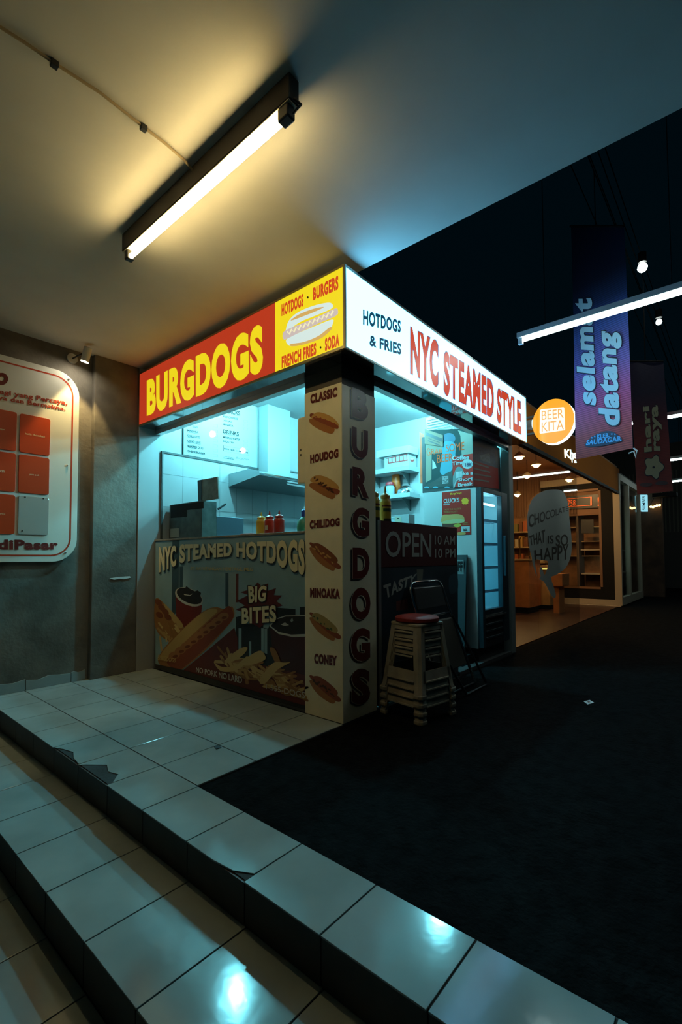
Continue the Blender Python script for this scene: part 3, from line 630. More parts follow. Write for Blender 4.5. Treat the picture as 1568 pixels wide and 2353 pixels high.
b = MB(); b.bar(P(1115, 690, 'y', YM-.01), P(1250, 598, 'y', YM-.01), .02, .02); b.build('handle', blackp, t, bevel=.004)
t2 = thing('tray_lid', 'grimy steel lid standing upright on top of the griddle', 'lid', (XM+.08, 1.98, ztop))
q = [p+Vector((.04, 0, 0)) for p in (P(700, 178), P(1045, 108), P(1062, 518), P(715, 540))]; zz = ztop+.002
q[2].z = q[3].z = zz; b = MB(); b.prism(q, (.012, 0, 0)); b.build('plate', mat('scratched lid', (.2, .22, .18), .5, metal=.3, var=.4, vscale=12), t2)
yb = P(772, 300).y; b = MB(); b.prism([Vector((q[0].x-.002, yy, z)) for yy, z in ((q[0].y, q[0].z), (yb, q[0].z), (yb, zz), (q[3].y, zz))], (-.002, 0, 0)); b.build('dark_flange', blackp, t2)

# ------------------------------------------------------------------ kitchen lamps, shelves, things on them
klm = mat('lit kitchen bulb', (1, 1, 1), .3, emit=KIT, es=KIT_P)
def lamp(loc, label):
    t = thing('ceiling_lamp', label, 'lamp', loc, 'bare bulbs on the kitchen ceiling')
    x, y, z = loc
    b = MB(); b.cyl((x, y, 3.0), (x, y, 2.965), .045, n=18); b.build('lamp_base', white, t, smooth=True)
    b = MB(); b.sphere((x, y, 2.925), .043, 14); b.build('bulb', klm, t, smooth=True); return t
lamp((.6, 1.92, 2.9), 'cool white bulb on the kitchen ceiling nearest the front window')
lamp((1.55, 1.22, 2.9), 'cool white bulb in the middle of the kitchen ceiling')
lamp((2.5, .7, 2.9), 'cool white bulb on the kitchen ceiling nearest the fridge')

def squeeze(name_parts, cols, label, h, r, loc, lab=None, group=None):
    t = thing('squeeze_bottle', label, 'bottle', loc, group); L = Vector(loc)
    body, cap = cols
    b = MB(); b.lathe([(r*.94, 0), (r, .006), (r, h*.56), (r*.97, h*.6), (r*.72, h*.67), (r*.7, h*.69)], L, 24); b.build('bottle_body', body, t, smooth=True)
    b = MB(); b.lathe([(r*.82, h*.68), (r*.82, h*.755), (r*.6, h*.79), (r*.24, h*.83), (r*.2, h*.88), (r*.09, h), (r*.05, h)], L, 20); b.build('nozzle_cap', cap, t, smooth=True)
    return t
yb_ = mat('yellow bottle plastic', (.72, .45, .06), .35); rb = mat('red bottle plastic', (.5, .045, .025), .35); rb2 = mat('deep red bottle plastic', (.42, .03, .02), .35)
z0 = 1.302
squeeze(0, (yb_, yb_), 'yellow squeeze bottle, leftmost of the three on the front counter', .185, .042, (.11, .972, z0), group='squeeze bottles on the front counter')
t = squeeze(0, (rb, rb2), 'red squeeze bottle with a small pale sticker between the yellow and the other red one', .185, .042, (.11, .868, z0), group='squeeze bottles on the front counter')
q = Vector((.066, .868-.02, z0+.05)); b = MB(); b.prism([q+Vector((-.004, dy, dz)) for dy, dz in ((.02, -.018), (-.008, -.018), (-.008, .018), (.02, .018))], (.003, 0, 0)); b.build('sticker', mat('cream sticker', (.6, .5, .4)), t)
squeeze(0, (rb2, rb2), 'plain red squeeze bottle, rightmost of the three on the front counter', .185, .042, (.11, .752, z0), group='squeeze bottles on the front counter')
t = thing('sauce_tray', 'low red tray under the yellow squeeze bottle on the front counter', 'tray', (.1, 1.13, z0)); b = MB(); b.box(.05, .15, 1.03, 1.17, z0, z0+.012); b.build('tray_body', rb, t, bevel=.003)
amber = mat('amber sauce bottle', (.6, .3, .035), .35); amb2 = mat('orange bottle cap', (.55, .22, .03), .4); sauce = mat('dark sauce', (.03, .012, .008), .4)
for i, (x, lb, tx) in enumerate(((.535, 'amber squeeze bottle nearest the corner pillar on the side counter', 'TOP'), (.69, 'amber squeeze bottle right of the other on the side counter', 'MED'))):
    t = squeeze(0, (amber, amb2), lb, .315, .047, (x, .13, 1.368), group='amber bottles on the side counter'); x0, y0, zz = x, .13, 1.368
    ring = lambda r, a0, a1, n=14: [(math.cos(a), math.sin(a)) for a in [math.radians(a0+(a1-a0)*j/n) for j in range(n+1)]]
    def band(z_0, z_1, a0, a1, M, nm, r=.0478):
        b = MB(); R = ring(r, a0, a1); n = len(R)
        b.add([(x0+r*c_, y0+r*s_, zz+z_0) for c_, s_ in R]+[(x0+r*c_, y0+r*s_, zz+z_1) for c_, s_ in R], [(j, j+1, n+j+1, n+j) for j in range(n-1)]); return b.build(nm, M, t, smooth=True)
    band(.145, .158, 180, 310, maroon, 'red_band'); band(.105, .132, 195, 310, mat('dark green label', (.03, .05, .02), .5), 'name_label'); band(.002, .05, 200, 330, sauce, 'sauce_level')
    b = MB(); A0 = math.radians(225); A1 = math.radians(275); vs, fs = glyph(tx, .01)
    b.add([(x0+.0482*math.cos(A0+(A1-A0)*u), y0+.0482*math.sin(A0+(A1-A0)*u), zz+.11+.017*v) for u, v in vs], fs); b.build('lettering', blackp, t)

shelfm = mat('white shelf board', (.4, .44, .45), .5)
def shelf(front, ty, by, endv, label, X=2.84):
    pb = px(front, by, 'x', X); pt = px(front, ty, 'x', X)
    t = thing('wall_shelf', label, 'shelf', (2.97, pb.y+.4, pb.z))
    b = MB(); b.box(X, 3.098, pb.y, 2.3, pb.z, pt.z); b.build('board', shelfm, t, bevel=.002)
    for y in (pb.y+.15, 1.9):
        b = MB(); b.prism([(3.099, y, pb.z), (X+.06, y, pb.z), (3.099, y, pb.z-.16)], (0, .012, 0)); b.build('bracket', gl, t)
    return pb.y, pt.z
k3 = crop(850, 1020, 11.76)
y1, zt1 = shelf(940, 1068, 1079, 0, 'upper white shelf on the end wall of the kitchen')
y2, zt2 = shelf(942, 1131, 1141, 0, 'lower white shelf with bowl and jar on the end wall of the kitchen')
# carton on the upper shelf
Xf = 2.87; q0 = px(*k3(1040, 250), 'x', Xf); q1 = px(*k3(425, 355), 'x', Xf)
t = thing('food_carton', 'white carton with red printed pattern on the upper shelf', 'box', (2.97, (q0.y+q1.y)/2, zt1))
b = MB(); b.box(Xf, 3.07, q0.y, q1.y+.02, zt1+.001, q0.z); b.build('carton', mat('white carton', (.42, .45, .45), .6), t, bevel=.003)
b = MB(); b.box(Xf-.03, 3.08, q0.y-.03, q1.y+.13, q0.z+.001, q0.z+.10); b.build('carton_lid', mat('white carton lid', (.45, .48, .48), .6), t, bevel=.003)
pr = mat('red carton print', (.4, .05, .045), .5)
a = Art(k3, 'x', Xf)
a.shape([(490, 510), (1030, 425), (1030, 455), (490, 540)], pr); a.shape([(450, 385), (1020, 262), (1025, 285), (450, 408)], pr)
for i in range(6): x = 490+i*100; y = 520-i*15.5; a.shape([(x, y-150-i*5), (x+22, y-154-i*5), (x+30, y-8), (x+4, y)], pr); 
a.build('printed_pattern', t)
a = Art(k3, 'y', q0.y); a.shape(ell(1150, 440, 55, 45), pr); a.shape(ell(1150, 405, 40, 25), white); a.build('printed_emblem', t)
# lower shelf things
p = px(*k3(570, 1300), 'x', 2.93)
t = thing('jar', 'small clear jar with a red lid at the left of the lower shelf', 'jar', (2.91, p.y, zt2))
b = MB(); b.lathe([(.06, 0), (.065, .01), (.065, .11), (.05, .13)], (2.91, p.y, zt2), 20); b.build('glass_body', mat('jar glass', (.35, .42, .5), .1), t, smooth=True)
b = MB(); b.lathe([(.06, .13), (.062, .15), (.055, .172), (.03, .182), (.01, .185)], (2.91, p.y, zt2), 20); b.build('jar_lid', mat('red jar lid', (.45, .03, .04), .4), t, smooth=True)
p = px(*k3(705, 1250), 'x', 3.04)
b = MB(); pr_ = [(.05, 0), (.07, .05), (.075, .14), (.065, .24), (.055, .31), (.03, .318)]; b.lathe(pr_, (3.045, p.y, zt2), 14, Matrix.Diagonal((.6, 1, 1))); b.build('orange_packet', mat('orange packet', (.9, .17, .02), .4, bump=.6, bscale=18), None, smooth=True, label='orange food packet leaning behind the jar on the lower shelf', cat='packet')
p = px(*k3(1010, 1290), 'x', 2.95); pe = px(*k3(1260, 1290), 'x', 2.95); r = abs(p.y-pe.y)*.78
b = MB(); b.lathe([(r, .002), (r*1.0, .012), (r*.96, r*.4), (r*.8, r*.72), (r*.5, r*.93), (.03, r), (.005, r)], (2.96, p.y+.03, zt2), 28); b.build('steel_bowl', chrome, None, smooth=True, label='shiny steel bowl upside down on the lower shelf', cat='bowl')
# worktable behind the side counter with carton, jar, napkins
kc = px(*k3(1060, 1900), 'x', 2.0); 
t = thing('prep_table', 'steel worktable inside the kitchen behind the side counter', 'table', (2.0, 1.1, 0))
b = MB(); b.box(1.85, 2.2, .74, 1.75, 1.33, 1.36); b.build('table_top', steel, t)
for x in (1.88, 2.17):
    for y in (.78, 1.7): b = MB(); b.box(x-.02, x+.02, y-.02, y+.02, .0, 1.33); b.build('leg', steel, t)
t = thing('tissue_box', 'pale printed carton standing on the worktable behind the OPEN panel', 'box', (2.08, kc.y+.09, 1.36))
b = MB(); yy1 = px(*k3(670, 1900), 'x', 2.0).y; b.box(2.0, 2.12, kc.y, yy1, 1.361, kc.z); b.build('carton', mat('grey white carton', (.36, .38, .38), .6), t, bevel=.002)
a = Art(k3, 'x', 2.0); a.shape([(690, 1975), (850, 1980), (865, 2120), (690, 2100)], mat('cream print', (.45, .42, .3))); a.shape([(740, 2000), (800, 2000), (800, 2030), (740, 2030)], inkm); a.build('printed_label', t)
p = px(*k3(700, 1880), 'x', 2.14); b = MB(); b.lathe([(.07, 0), (.075, .02), (.075, .15), (.06, .18), (.062, .21), (.05, .215)], (2.12, yy1+.1, 1.36), 20); b.build('storage_jar', mat('clear jar', (.38, .5, .52), .1), None, smooth=True, label='clear wide jar on the worktable beside the carton', cat='jar')
# green bottle behind the pillar edge
p = px(699, 1205, 'x', .3)
p.y = max(p.y, .56)
t = thing('detergent_bottle', 'green bottle with a blue cap half hidden behind the corner pillar', 'bottle', (.3, p.y, 1.303))
b = MB(); b.lathe([(.05, .0), (.055, .01), (.06, .05), (.055, .1), (.03, .13), (.02, .14)], (.3, p.y, 1.303), 18); b.build('bottle_body', mat('green plastic', (.03, .2, .12), .4), t, smooth=True)
b = MB(); b.lathe([(.022, .14), (.024, .19), (.01, .2)], (.3, p.y, 1.303), 14); b.build('cap', mat('blue plastic', (.02, .05, .3), .4), t, smooth=True)

# ------------------------------------------------------------------ drinks fridge
c3 = crop(1000, 1110, 8.711); XF = 2.24; YF = .0
fx1 = px(1166, 1140, 'y', YF).x; gx0 = px(1113.5, 1250, 'y', YF).x; gx1 = px(1155, 1250, 'y', YF).x; gz0 = px(1117, 1402, 'y', YF).z; gz1 = px(1113, 1131, 'y', YF).z
fzt = px(1095, 1120, 'x', XF).z
t = thing('drinks_fridge', 'tall white drinks fridge with a lit glass door at the far end', 'fridge', ((XF+fx1)/2, .35, 0))
b = MB(); b.box(XF, XF+.02, .06, .68, .16, fzt); b.box(fx1-.02, fx1, .06, .68, .16, fzt); b.box(XF+.02, fx1-.02, .66, .68, .16, fzt); b.box(XF+.02, fx1-.02, .06, .66, fzt-.03, fzt); b.box(XF+.02, fx1-.02, .06, .66, .16, gz0-.02)
b.build('body', mat('white enamel', (.5, .53, .53), .3), t)
b = MB(); b.box(XF+.01, fx1-.01, .06, .67, .01, .158); b.build('plinth', blackp, t)
df = mat('dark door frame', (.02, .035, .045), .35)
b = MB(); b.box(XF, gx0, YF, .058, .17, fzt); b.box(gx1, fx1, YF, .058, .17, fzt); b.box(gx0, gx1, YF, .058, gz1, fzt); b.box(gx0, gx1, YF, .058, .50, gz0)
b.build('door_frame', df, t, bevel=.004)
b = MB(); b.box(gx0, gx1, .02, .026, gz0, gz1); b.build('door_glass', glass('clear glass'), t)
b = MB(); b.box(gx0, gx1, YF+.005, .058, .17, .495); b.build('grille', blackp, t)
for z in (.25, .32, .39):
    b = MB(); b.box(gx0+.02, gx1-.02, YF-.002, YF+.006, z, z+.02); b.build('grille_slat', df, t)
b = MB(); b.box(gx0-.0, gx1+.06, YF-.012, YF+.002, .47, .485); b.build('badge_strip', steel, t)
b = MB(); b.box(gx1+.01, gx1+.03, YF-.035, YF-.001, .9, 1.35); b.build('handle', df, t, bevel=.005)
cool = (.06, .62, 1.0)
fl = mat('lit fridge lining', (.3, .5, .55), .4, emit=cool, es=1.3)
b = MB(); b.box(XF+.021, fx1-.021, .6, .655, gz0-.01, fzt-.035); b.build('back_lining', fl, t)
b = MB(); b.box(gx0+.02, gx1+.05, .1, .13, gz1-.10, gz1-.085); b.build('lamp_tube', mat('lit fridge tube', (1, 1, 1), emit=(.3, .85, 1), es=22), t)
b = MB(); b.box(gx0-.035, gx0-.02, .075, .09, gz0+.02, gz1-.02); b.build('side_lamp', mat('lit fridge side strip', (1, 1, 1), emit=(.08, .7, 1), es=20), t)
wire = mat('white wire shelf', (.3, .42, .5), .4)
for z in (.72, .98, 1.24, 1.5):
    b = MB()
    for y in [.1+.05*i for i in range(10)]: b.box(XF+.022, fx1-.022, y, y+.005, z, z+.006)
    b.box(XF+.022, fx1-.022, .09, .096, z, z+.03); b.build('wire_shelf', wire, t)
bl = mat('blue drink bottle', (.02, .16, .5), .2); r_ = random.Random(9)
for z, row in ((.986, 'third'), (1.246, 'second')):
    for i in range(4):
        x = XF+.1+i*.065
        tt = thing('water_bottle', 'blue drink bottle on the %s shelf of the lit fridge, number %s from the left' % (('lower', 'upper')[z > 1.1], ('one', 'two', 'three', 'four')[i]), 'bottle', (x, .2, z), 'blue bottles in the drinks fridge')
        tt['label'] = ('blue drink bottle in the fridge row', )[0]
        b = MB(); b.lathe([(.024, 0), (.027, .01), (.027, .12), (.012, .165), (.012, .175)], (x, .2, z), 14); b.build('bottle_body', bl, tt, smooth=True)
        b = MB(); b.lathe([(.014, .175), (.014, .195), (.01, .197)], (x, .2, z), 12); b.build('cap', white, tt, smooth=True)
for o in [o for o in COL.objects if o.name.startswith('water_bottle')]:
    o['label'] = 'small blue drink bottle standing on a wire shelf in the lit fridge'
# poster on the fridge side
def sheet(name, k, Q, ax, val, M, label, cat, th=.004):
    t = thing(name, label, cat, sum(quad(k, Q, ax, val, 0), Vector())/4)
    q = quad(k, Q, ax, val, .002); d = Vector((.0015, 0, 0)) if ax == 'x' else Vector((0, .0015, 0))
    b = MB(); b.prism(q, d); b.build('sheet', M, t); return t
t = sheet('food_poster', c3, [(138, 188), (706, 122), (725, 1030), (150, 1052)], 'x', XF, mat('poster red brown', (.42, .022, .012), .5, spec=.2), 'red brown burger poster with a yellow starburst on the white fridge side', 'poster')
def wr(t, s_, k, Q, ax, val, M, bold=0, off=.0035, sh=0): b = MB(); write(b, s_, k, Q, ax, val, off, bold, sh); b.build('lettering', M, t)
py = mat('poster yellow', (.9, .42, .03), .5, spec=.2); pw = mat('poster white', (.5, .55, .56), .4); pt_ = mat('poster tan', (.34, .2, .05), .4)
wr(t, 'BurgDogs', c3, [(300, 200), (538, 175), (538, 222), (300, 252)], 'x', XF, py, .02, .0035, .25)
wr(t, "CLUCK'S", c3, [(174, 318), (488, 288), (488, 380), (174, 403)], 'x', XF, pw, .03)
wr(t, 'BURGER', c3, [(174, 415), (295, 405), (295, 438), (174, 447)], 'x', XF, pw, .03)
wr(t, "TASTE THE CLUCK'S", c3, [(176, 515), (520, 495), (520, 528), (176, 548)], 'x', XF, pt_, .015); wr(t, 'WHILE IT LASTS', c3, [(176, 565), (455, 552), (455, 582), (176, 597)], 'x', XF, pt_, .015)
a = Art(c3, 'x', XF, .003)
a.shape([((604+85*math.cos(i*math.pi/14)*(1 if i % 2 else .72)), (362+80*math.sin(i*math.pi/14)*(1 if i % 2 else .72))) for i in range(28)], py)
a.shape([(150, 650), (300, 628), (470, 622), (565, 660), (590, 720), (570, 785), (450, 802), (150, 812)], bunl, True); a.shape([(160, 770), (400, 720), (585, 735), (560, 790), (440, 803), (170, 808)], mat('print bread', (.5, .45, .22), .4), True)
a.shape([(150, 815), (400, 815), (520, 830), (440, 885), (150, 875)], chili); a.shape([(370, 850), (460, 805), (520, 830), (500, 870), (430, 885)], mat('print cheese', (.5, .42, .05), .4), True)
a.shape([(525, 870), (695, 858), (697, 978), (527, 988)], pw); a.shape([(465, 985), (600, 985), (600, 1030), (465, 1040)], bunl, True); a.build('printed_picture', t)
wr(t, '30', c3, [(560, 918), (640, 912), (640, 955), (560, 960)], 'x', XF, blackp, .03, .0065)
for y in (795, 822): b = MB(); b.poly(quad(c3, [(555, y), (690 if y > 800 else 655, y-4), (690 if y > 800 else 655, y+8), (555, y+12)], 'x', XF, .0035)); b.build('small_print', pt_, t)

# cabinet on top of the fridge with posters
c2 = crop(950, 940, 6.817); fz = fzt+.002; XC = XF+.004; YC = .075
ctop = px(990, 985, 'x', XC).z; cyl_ = px(967, 1050, 'x', XC).y; cx1 = px(1150, 1100, 'y', YC).x
t = thing('top_cabinet', 'dark cabinet standing on top of the drinks fridge behind the posters', 'cabinet', ((XC+cx1)/2, .4, fz))
b = MB(); b.box(XC, cx1, YC, cyl_-.02, fz, 2.38); b.box(XC, cx1, YC+.1, cyl_-.02, 2.38, ctop-.08); b.build('carcass', mat('dark cabinet', (.03, .035, .035), .5), t)
t = sheet('beer_poster', c2, [(178, 330), (930, 300), (940, 1210), (195, 1262)], 'x', XC, mat('poster teal', (.025, .06, .06), .5, spec=.15), 'large teal beer poster with orange lettering on the cabinet above the fridge', 'poster')
a = Art(c2, 'x', XC, .003)
a.shape([(195, 520), (470, 560), (465, 690), (290, 700), (285, 1100), (200, 1150)], mat('poster beige', (.3, .27, .2), .5, spec=.2))
a.shape([(700, 330), (925, 400), (935, 700), (760, 720), (740, 420)], mat('poster pale', (.36, .36, .3), .5, spec=.2))
a.shape(ell(560, 460, 100, 85), mat('poster blue', (.02, .12, .2), .4)); a.shape([(470, 540), (560, 500), (660, 560), (650, 780), (600, 960), (480, 1030), (420, 980), (450, 780)], mat('poster light blue', (.1, .33, .42), .5, spec=.2), True)
a.shape([(300, 790), (345, 850), (365, 920), (300, 940)], pw); a.shape([(460, 1040), (560, 980), (615, 970), (615, 1200), (210, 1250), (200, 1180), (320, 1130)], mat('poster dark green', (.02, .045, .04), .4))
for x in (180, 320, 500): a.shape(ell(x+30, 1225, 40, 14), mat('poster light blue', (.2, .5, .58)))
a.build('printed_picture', t)
por = mat('poster orange', (.85, .13, .03), .5, spec=.2)
for s_, Q in (('GRAB', [(205, 610), (455, 640), (452, 685), (212, 735)]), ('SOME', [(510, 560), (800, 510), (800, 640), (515, 670)]), ('BEER', [(368, 715), (620, 692), (620, 805), (378, 845)])): wr(t, s_, c2, Q, 'x', XC, por, -.005 if s_ == 'GRAB' else 0, .005)
b = MB(); frame_px(b, c2, [(450, 1055), (550, 1048), (552, 1160), (455, 1172)], 8, 'x', XC, .006); b.build('emblem_frame', pw, t)
wr(t, 'BEER', c2, [(462, 1066), (545, 1060), (545, 1105), (462, 1112)], 'x', XC, pw, .01, .006); wr(t, 'KITA', c2, [(464, 1116), (546, 1110), (546, 1155), (466, 1163)], 'x', XC, pw, .01, .006)
t = sheet('coffee_poster', c2, [(612, 752), (932, 695), (942, 1205), (625, 1230)], 'x', XC-.005, mat('poster brick red', (.55, .03, .018), .5, spec=.2), 'red coffee poster with a pale price bubble overlapping the teal beer poster', 'poster')
a = Art(c2, 'x', XC-.005, .003)
a.shape(ell(850, 860, 85, 76), pw); a.shape([(640, 1010), (680, 920), (730, 905), (780, 950), (785, 1040), (740, 1090), (690, 1130), (650, 1225), (625, 1228), (620, 1080)], mat('poster grey', (.16, .22, .22)), True); a.shape([(672, 985), (765, 970), (765, 1060), (675, 1085)], pw)
a.shape(line([(640, 1215), (665, 1140), (700, 1095)], 8), pw); a.build('printed_picture', t)
for s_, Q in (('Coffee', [(610, 735), (875, 715), (875, 785), (612, 805)]), ('Time', [(612, 828), (790, 800), (790, 862), (615, 885)]), ('Take a', [(680, 990), (938, 965), (938, 1025), (680, 1045)]), ('Short', [(700, 1080), (938, 1055), (938, 1115), (700, 1138)]), ('Break', [(703, 1158), (935, 1140), (935, 1195), (703, 1218)])): wr(t, s_, c2, Q, 'x', XC-.005, pw, .03, .0065)
wr(t, '18K', c2, [(815, 845), (920, 835), (920, 895), (815, 905)], 'x', XC-.005, mat('navy ink', (.02, .03, .12)), .01, .0065)
t = sheet('notice_sheet', c2, [(178, 308), (465, 408), (465, 590), (182, 545)], 'x', XC-.01, mat('notice paper', (.34, .25, .18), .6, spec=.2), 'small beige notice with black lines at the top left of the teal beer poster', 'notice')
a = Art(c2, 'x', XC-.01, .003)
for Q in ([(205, 362), (450, 460), (448, 515), (205, 412)], [(238, 452), (415, 520), (413, 530), (238, 464)], [(230, 485), (425, 562), (422, 580), (230, 505)]): a.shape(Q, blackp)
a.build('printed_lines', t)
t = sheet('orange_strip', c2, [(95, 360), (165, 395), (195, 1165), (112, 1165)], 'x', XC+.03, mat('orange strip', (.85, .13, .02), .5, var=.3), 'narrow orange strip at the left edge of the teal beer poster', 'strip')
t = sheet('drinks_menu', c2, [(935, 400), (1310, 470), (1345, 1258), (945, 1205)], 'y', YC, mat('menu dark photo', (.02, .025, .04), .4), 'dark and red drinks menu facing the street above the fridge door', 'menu')
a = Art(c2, 'y', YC, .003)
a.shape([(942, 800), (1330, 930), (1342, 1252), (948, 1202)], mat('menu red', (.4, .025, .016), .5, spec=.2)); a.shape([(942, 580), (1280, 640), (1300, 900), (1180, 880), (942, 800)], mat('menu blue photo', (.03, .07, .13), .5, var=.5, vscale=30)); a.shape([(1050, 720), (1200, 690), (1210, 850), (1060, 800)], mat('menu pale photo', (.14, .2, .22), .5, var=.6, vscale=40)); a.build('printed_picture', t)
for i in range(4):
    b = MB(); b.poly(quad(c2, [(955, 830+i*85), (1185+20*(i % 3), 905+i*85-12*i), (1185+20*(i % 3), 928+i*85-12*i), (955, 856+i*85)], 'y', YC, .005)); b.build('menu_line', mat('menu line', (.2, .14, .11)), t)
p = px(985, 992, 'x', XC+.12); q = px(1033, 975, 'x', XC+.12); zt = px(980, 962, 'x', XC+.12).z
bz = ctop-.078
t = thing('plastic_basket', 'white slotted plastic basket on top of the cabinet above the fridge', 'basket', (XC+.25, p.y-.15, bz))
b = MB(); y0, y1 = q.y-.05, p.y
b.add([(XC+.12, y0, bz), (XC+.4, y0, bz), (XC+.4, y1, bz), (XC+.12, y1, bz), (XC+.10, y0-.02, zt), (XC+.42, y0-.02, zt), (XC+.42, y1+.02, zt), (XC+.10, y1+.02, zt)], [(0, 1, 2, 3), (0, 1, 5, 4), (1, 2, 6, 5), (2, 3, 7, 6), (3, 0, 4, 7)])
b.build('basket_wall', mat('white basket', (.75, .78, .78), .4), t)
for i in range(7):
    z = bz+(zt-bz)*(i+.8)/8; b = MB(); b.box(XC+.095, XC+.101, y0, y1, z, z+.004); b.build('basket_rib', gl, t)
# board leaning on the fridge side
t = thing('chalkboard', 'dark board with a small white notice leaning against the fridge side', 'board', (2.15, .28, 0))
yl0, yl1 = px(1040, 1400, 'x', 2.2).y, px(1074, 1400, 'x', 2.2).y; zt = px(1073, 1275, 'x', 2.2).z
b = MB(); b.hexa([(2.12, yl1, .12), (2.145, yl1, .12), (2.145, yl0+.25, .12), (2.12, yl0+.25, .12), (2.205, yl1, zt), (2.23, yl1, zt), (2.23, yl0+.25, zt), (2.205, yl0+.25, zt)]); b.build('panel', mat('dark board', (.02, .035, .04), .6), t)
cF = lambda x, y: (840+x/4.3556, 1180+y/4.3556)
b = MB(); b.poly(quad(cF, [(915, 462), (983, 462), (986, 655), (915, 655)], 'x', 2.19, .002)); b.build('notice', mat('notice grey', (.2, .24, .24)), t)
b = MB(); write(b, 'FF', cF, [(925, 478), (975, 478), (975, 580), (925, 580)], 'x', 2.19, .004, .05); b.build('lettering', blackp, t)
b = MB(); b.hexa([(2.05, .1, .0), (2.24, .1, .0), (2.24, .6, .0), (2.05, .6, .0), (2.05, .1, .115), (2.24, .1, .115), (2.24, .6, .115), (2.05, .6, .115)]); b.build('base_block', dark, t)

# ------------------------------------------------------------------ stacked stools, seat pad, folding chair
stm = mat('beige stool plastic', (.42, .37, .29), .45, var=.25, vscale=8)
def stool_parts(t):
    H, Tp, Bt = .49, .136, .192
    hw = lambda z: Bt+(Tp-Bt)*z/H
    b = MB(); b.prism([(x, y, H-.022) for x, y in rrect(-Tp-.004, Tp+.004, -Tp-.004, Tp+.004, .03)], (0, 0, .022)); b.build('seat', stm, t, bevel=.006)
    for r in range(4):
        R = Matrix.Rotation(r*math.pi/2, 3, 'Z'); b = MB(); th = Vector((0, .003, 0))
        def slab(pts): b.prism([R @ Vector((x, -hw(z), z)) for x, z in pts], R @ th)
        g = lambda z: hw(z)-.03
        slab([(-g(.44)-.002, .42), (-g(.44)+.022, .442), (g(.44)-.022, .442), (g(.44)+.002, .42), (g(.468), .468), (-g(.468), .468)]); b.build('top_rail', stm, t); b = MB()
        slab([(-g(.095), .085), (-g(.1)+.03, .105), (g(.1)-.03, .105), (g(.095), .085), (g(.18), .178), (-g(.18), .178)])
        b.build('side_rail', stm, t)
        out = R @ Vector((0, -.007, 0))
        for z_, w_, nm in ((.43, g(.43)-.03, 'window_lip'), (.108, g(.1)-.03, 'arch_lip')):
            b = MB(); b.prism([R @ Vector((x, -hw(z), z)) for x, z in ((-w_, z_-.006), (w_, z_-.006), (w_, z_+.006), (-w_, z_+.006))], out); b.build(nm, stm, t, bevel=.002)
        b = MB(); n = 5; V = []
        for z in (.012, .03, .05, .1, .18, .3, .42, .468):
            e = .006 if z in (.012, .03) else 0
            h = hw(z)+e; ring = [(h-.055, -h), (h-.018, -h), (h, -h+.018), (h, -h+.055), (h-.012, -h+.055), (h-.014, -h+.02), (h-.02, -h+.014), (h-.055, -h+.012)]
            V.append([R @ Vector((x, y, z)) for x, y in ring])
        m_ = len(V[0]); vs = [p for r_ in V for p in r_]
        fs = [(i*m_+k, i*m_+(k+1) % m_, (i+1)*m_+(k+1) % m_, (i+1)*m_+k) for i in range(len(V)-1) for k in range(m_)]+[tuple(range(m_)), tuple(range((len(V)-1)*m_, len(V)*m_))]
        b.add(vs, fs); leg = b.build('leg', stm, t, smooth=True)
        b = MB(); h = hw(0); b.prism([R @ Vector((x, y, 0)) for x, y in ((h-.06, -h-.008), (h-.01, -h-.008), (h+.008, -h+.01), (h+.008, -h+.06), (h-.02, -h+.06), (h-.06, -h+.02))], (0, 0, .028)); b.build('foot', stm, leg, bevel=.006)
th_ = -.166; half = .18
px0 = Vector((.331+half*math.cos(th_)-half*math.sin(th_)+.004, -.392+half*math.sin(th_)+half*math.cos(th_), -.01))
G = 'plastic stools in the stack beside the pillar'
t0 = thing('plastic_stool', 'lowest beige plastic stool of the stack, its feet on the asphalt', 'stool', (0, 0, 0), G); stool_parts(t0)
t0.location = px0; t0.rotation_euler = (0, 0, th_)
for i, nm in enumerate(('second beige plastic stool up from the asphalt in the nested stack', 'third beige plastic stool up from the asphalt in the nested stack', 'topmost beige plastic stool of the stack, directly under the red seat pad')):
    dup(t0, px0+Vector((0, 0, .0555*(i+1))), (0, 0, th_), nm)
ztop_ = -.01+.49+.0555*3
b = MB(); b.lathe([(.15, .003), (.158, .01), (.158, .03), (.15, .036), (.12, .042), (.01, .046)], (px0.x, px0.y, ztop_), 32)
b.build('seat_pad', mat('red seat pad', (.26, .025, .02), .65, spec=.25), None, smooth=True, label='round red seat pad on top of the stool stack', cat='seat pad')
# folded metal chair leaning behind the stools
t = thing('folding_chair', 'folded metal chair with a black back leaning on the side counter behind the stools', 'chair', (1.05, -.12, -.01))
o = Vector((0, 0, 0))
def C(x, z, d=0): return Vector((x+.12, -.235+.2*z/.92-d, z-.01))
top = [C(.70, .50), C(.665, .86), C(.70, .905), C(1.10, .905), C(1.14, .86), C(1.36, .02)]
b = MB(); b.tube([C(.80, .02), C(.665, .70), C(.65, .86), C(.685, .905), C(.74, .915), C(1.08, .915), C(1.135, .90), C(1.165, .85), C(1.2, .70), C(1.40, .02)], .013, 10); b.build('back_frame', chrome, t, smooth=True)
b = MB(); q = [C(.685, .70, .012), C(1.16, .70, .012), C(1.13, .875, .012), C(.69, .875, .012)]; b.prism(q, (0, .02, .004)); b.build('backrest', mat('dark chair pad', (.03, .03, .032), .35), t, bevel=.008)
b = MB(); q = [C(.74, .20, .03), C(1.27, .20, .03), C(1.18, .60, .03), C(.70, .60, .03)]; b.prism(q, (0, .02, .005)); b.build('seat', mat('brown chair seat', (.05, .045, .035), .5), t, bevel=.008)
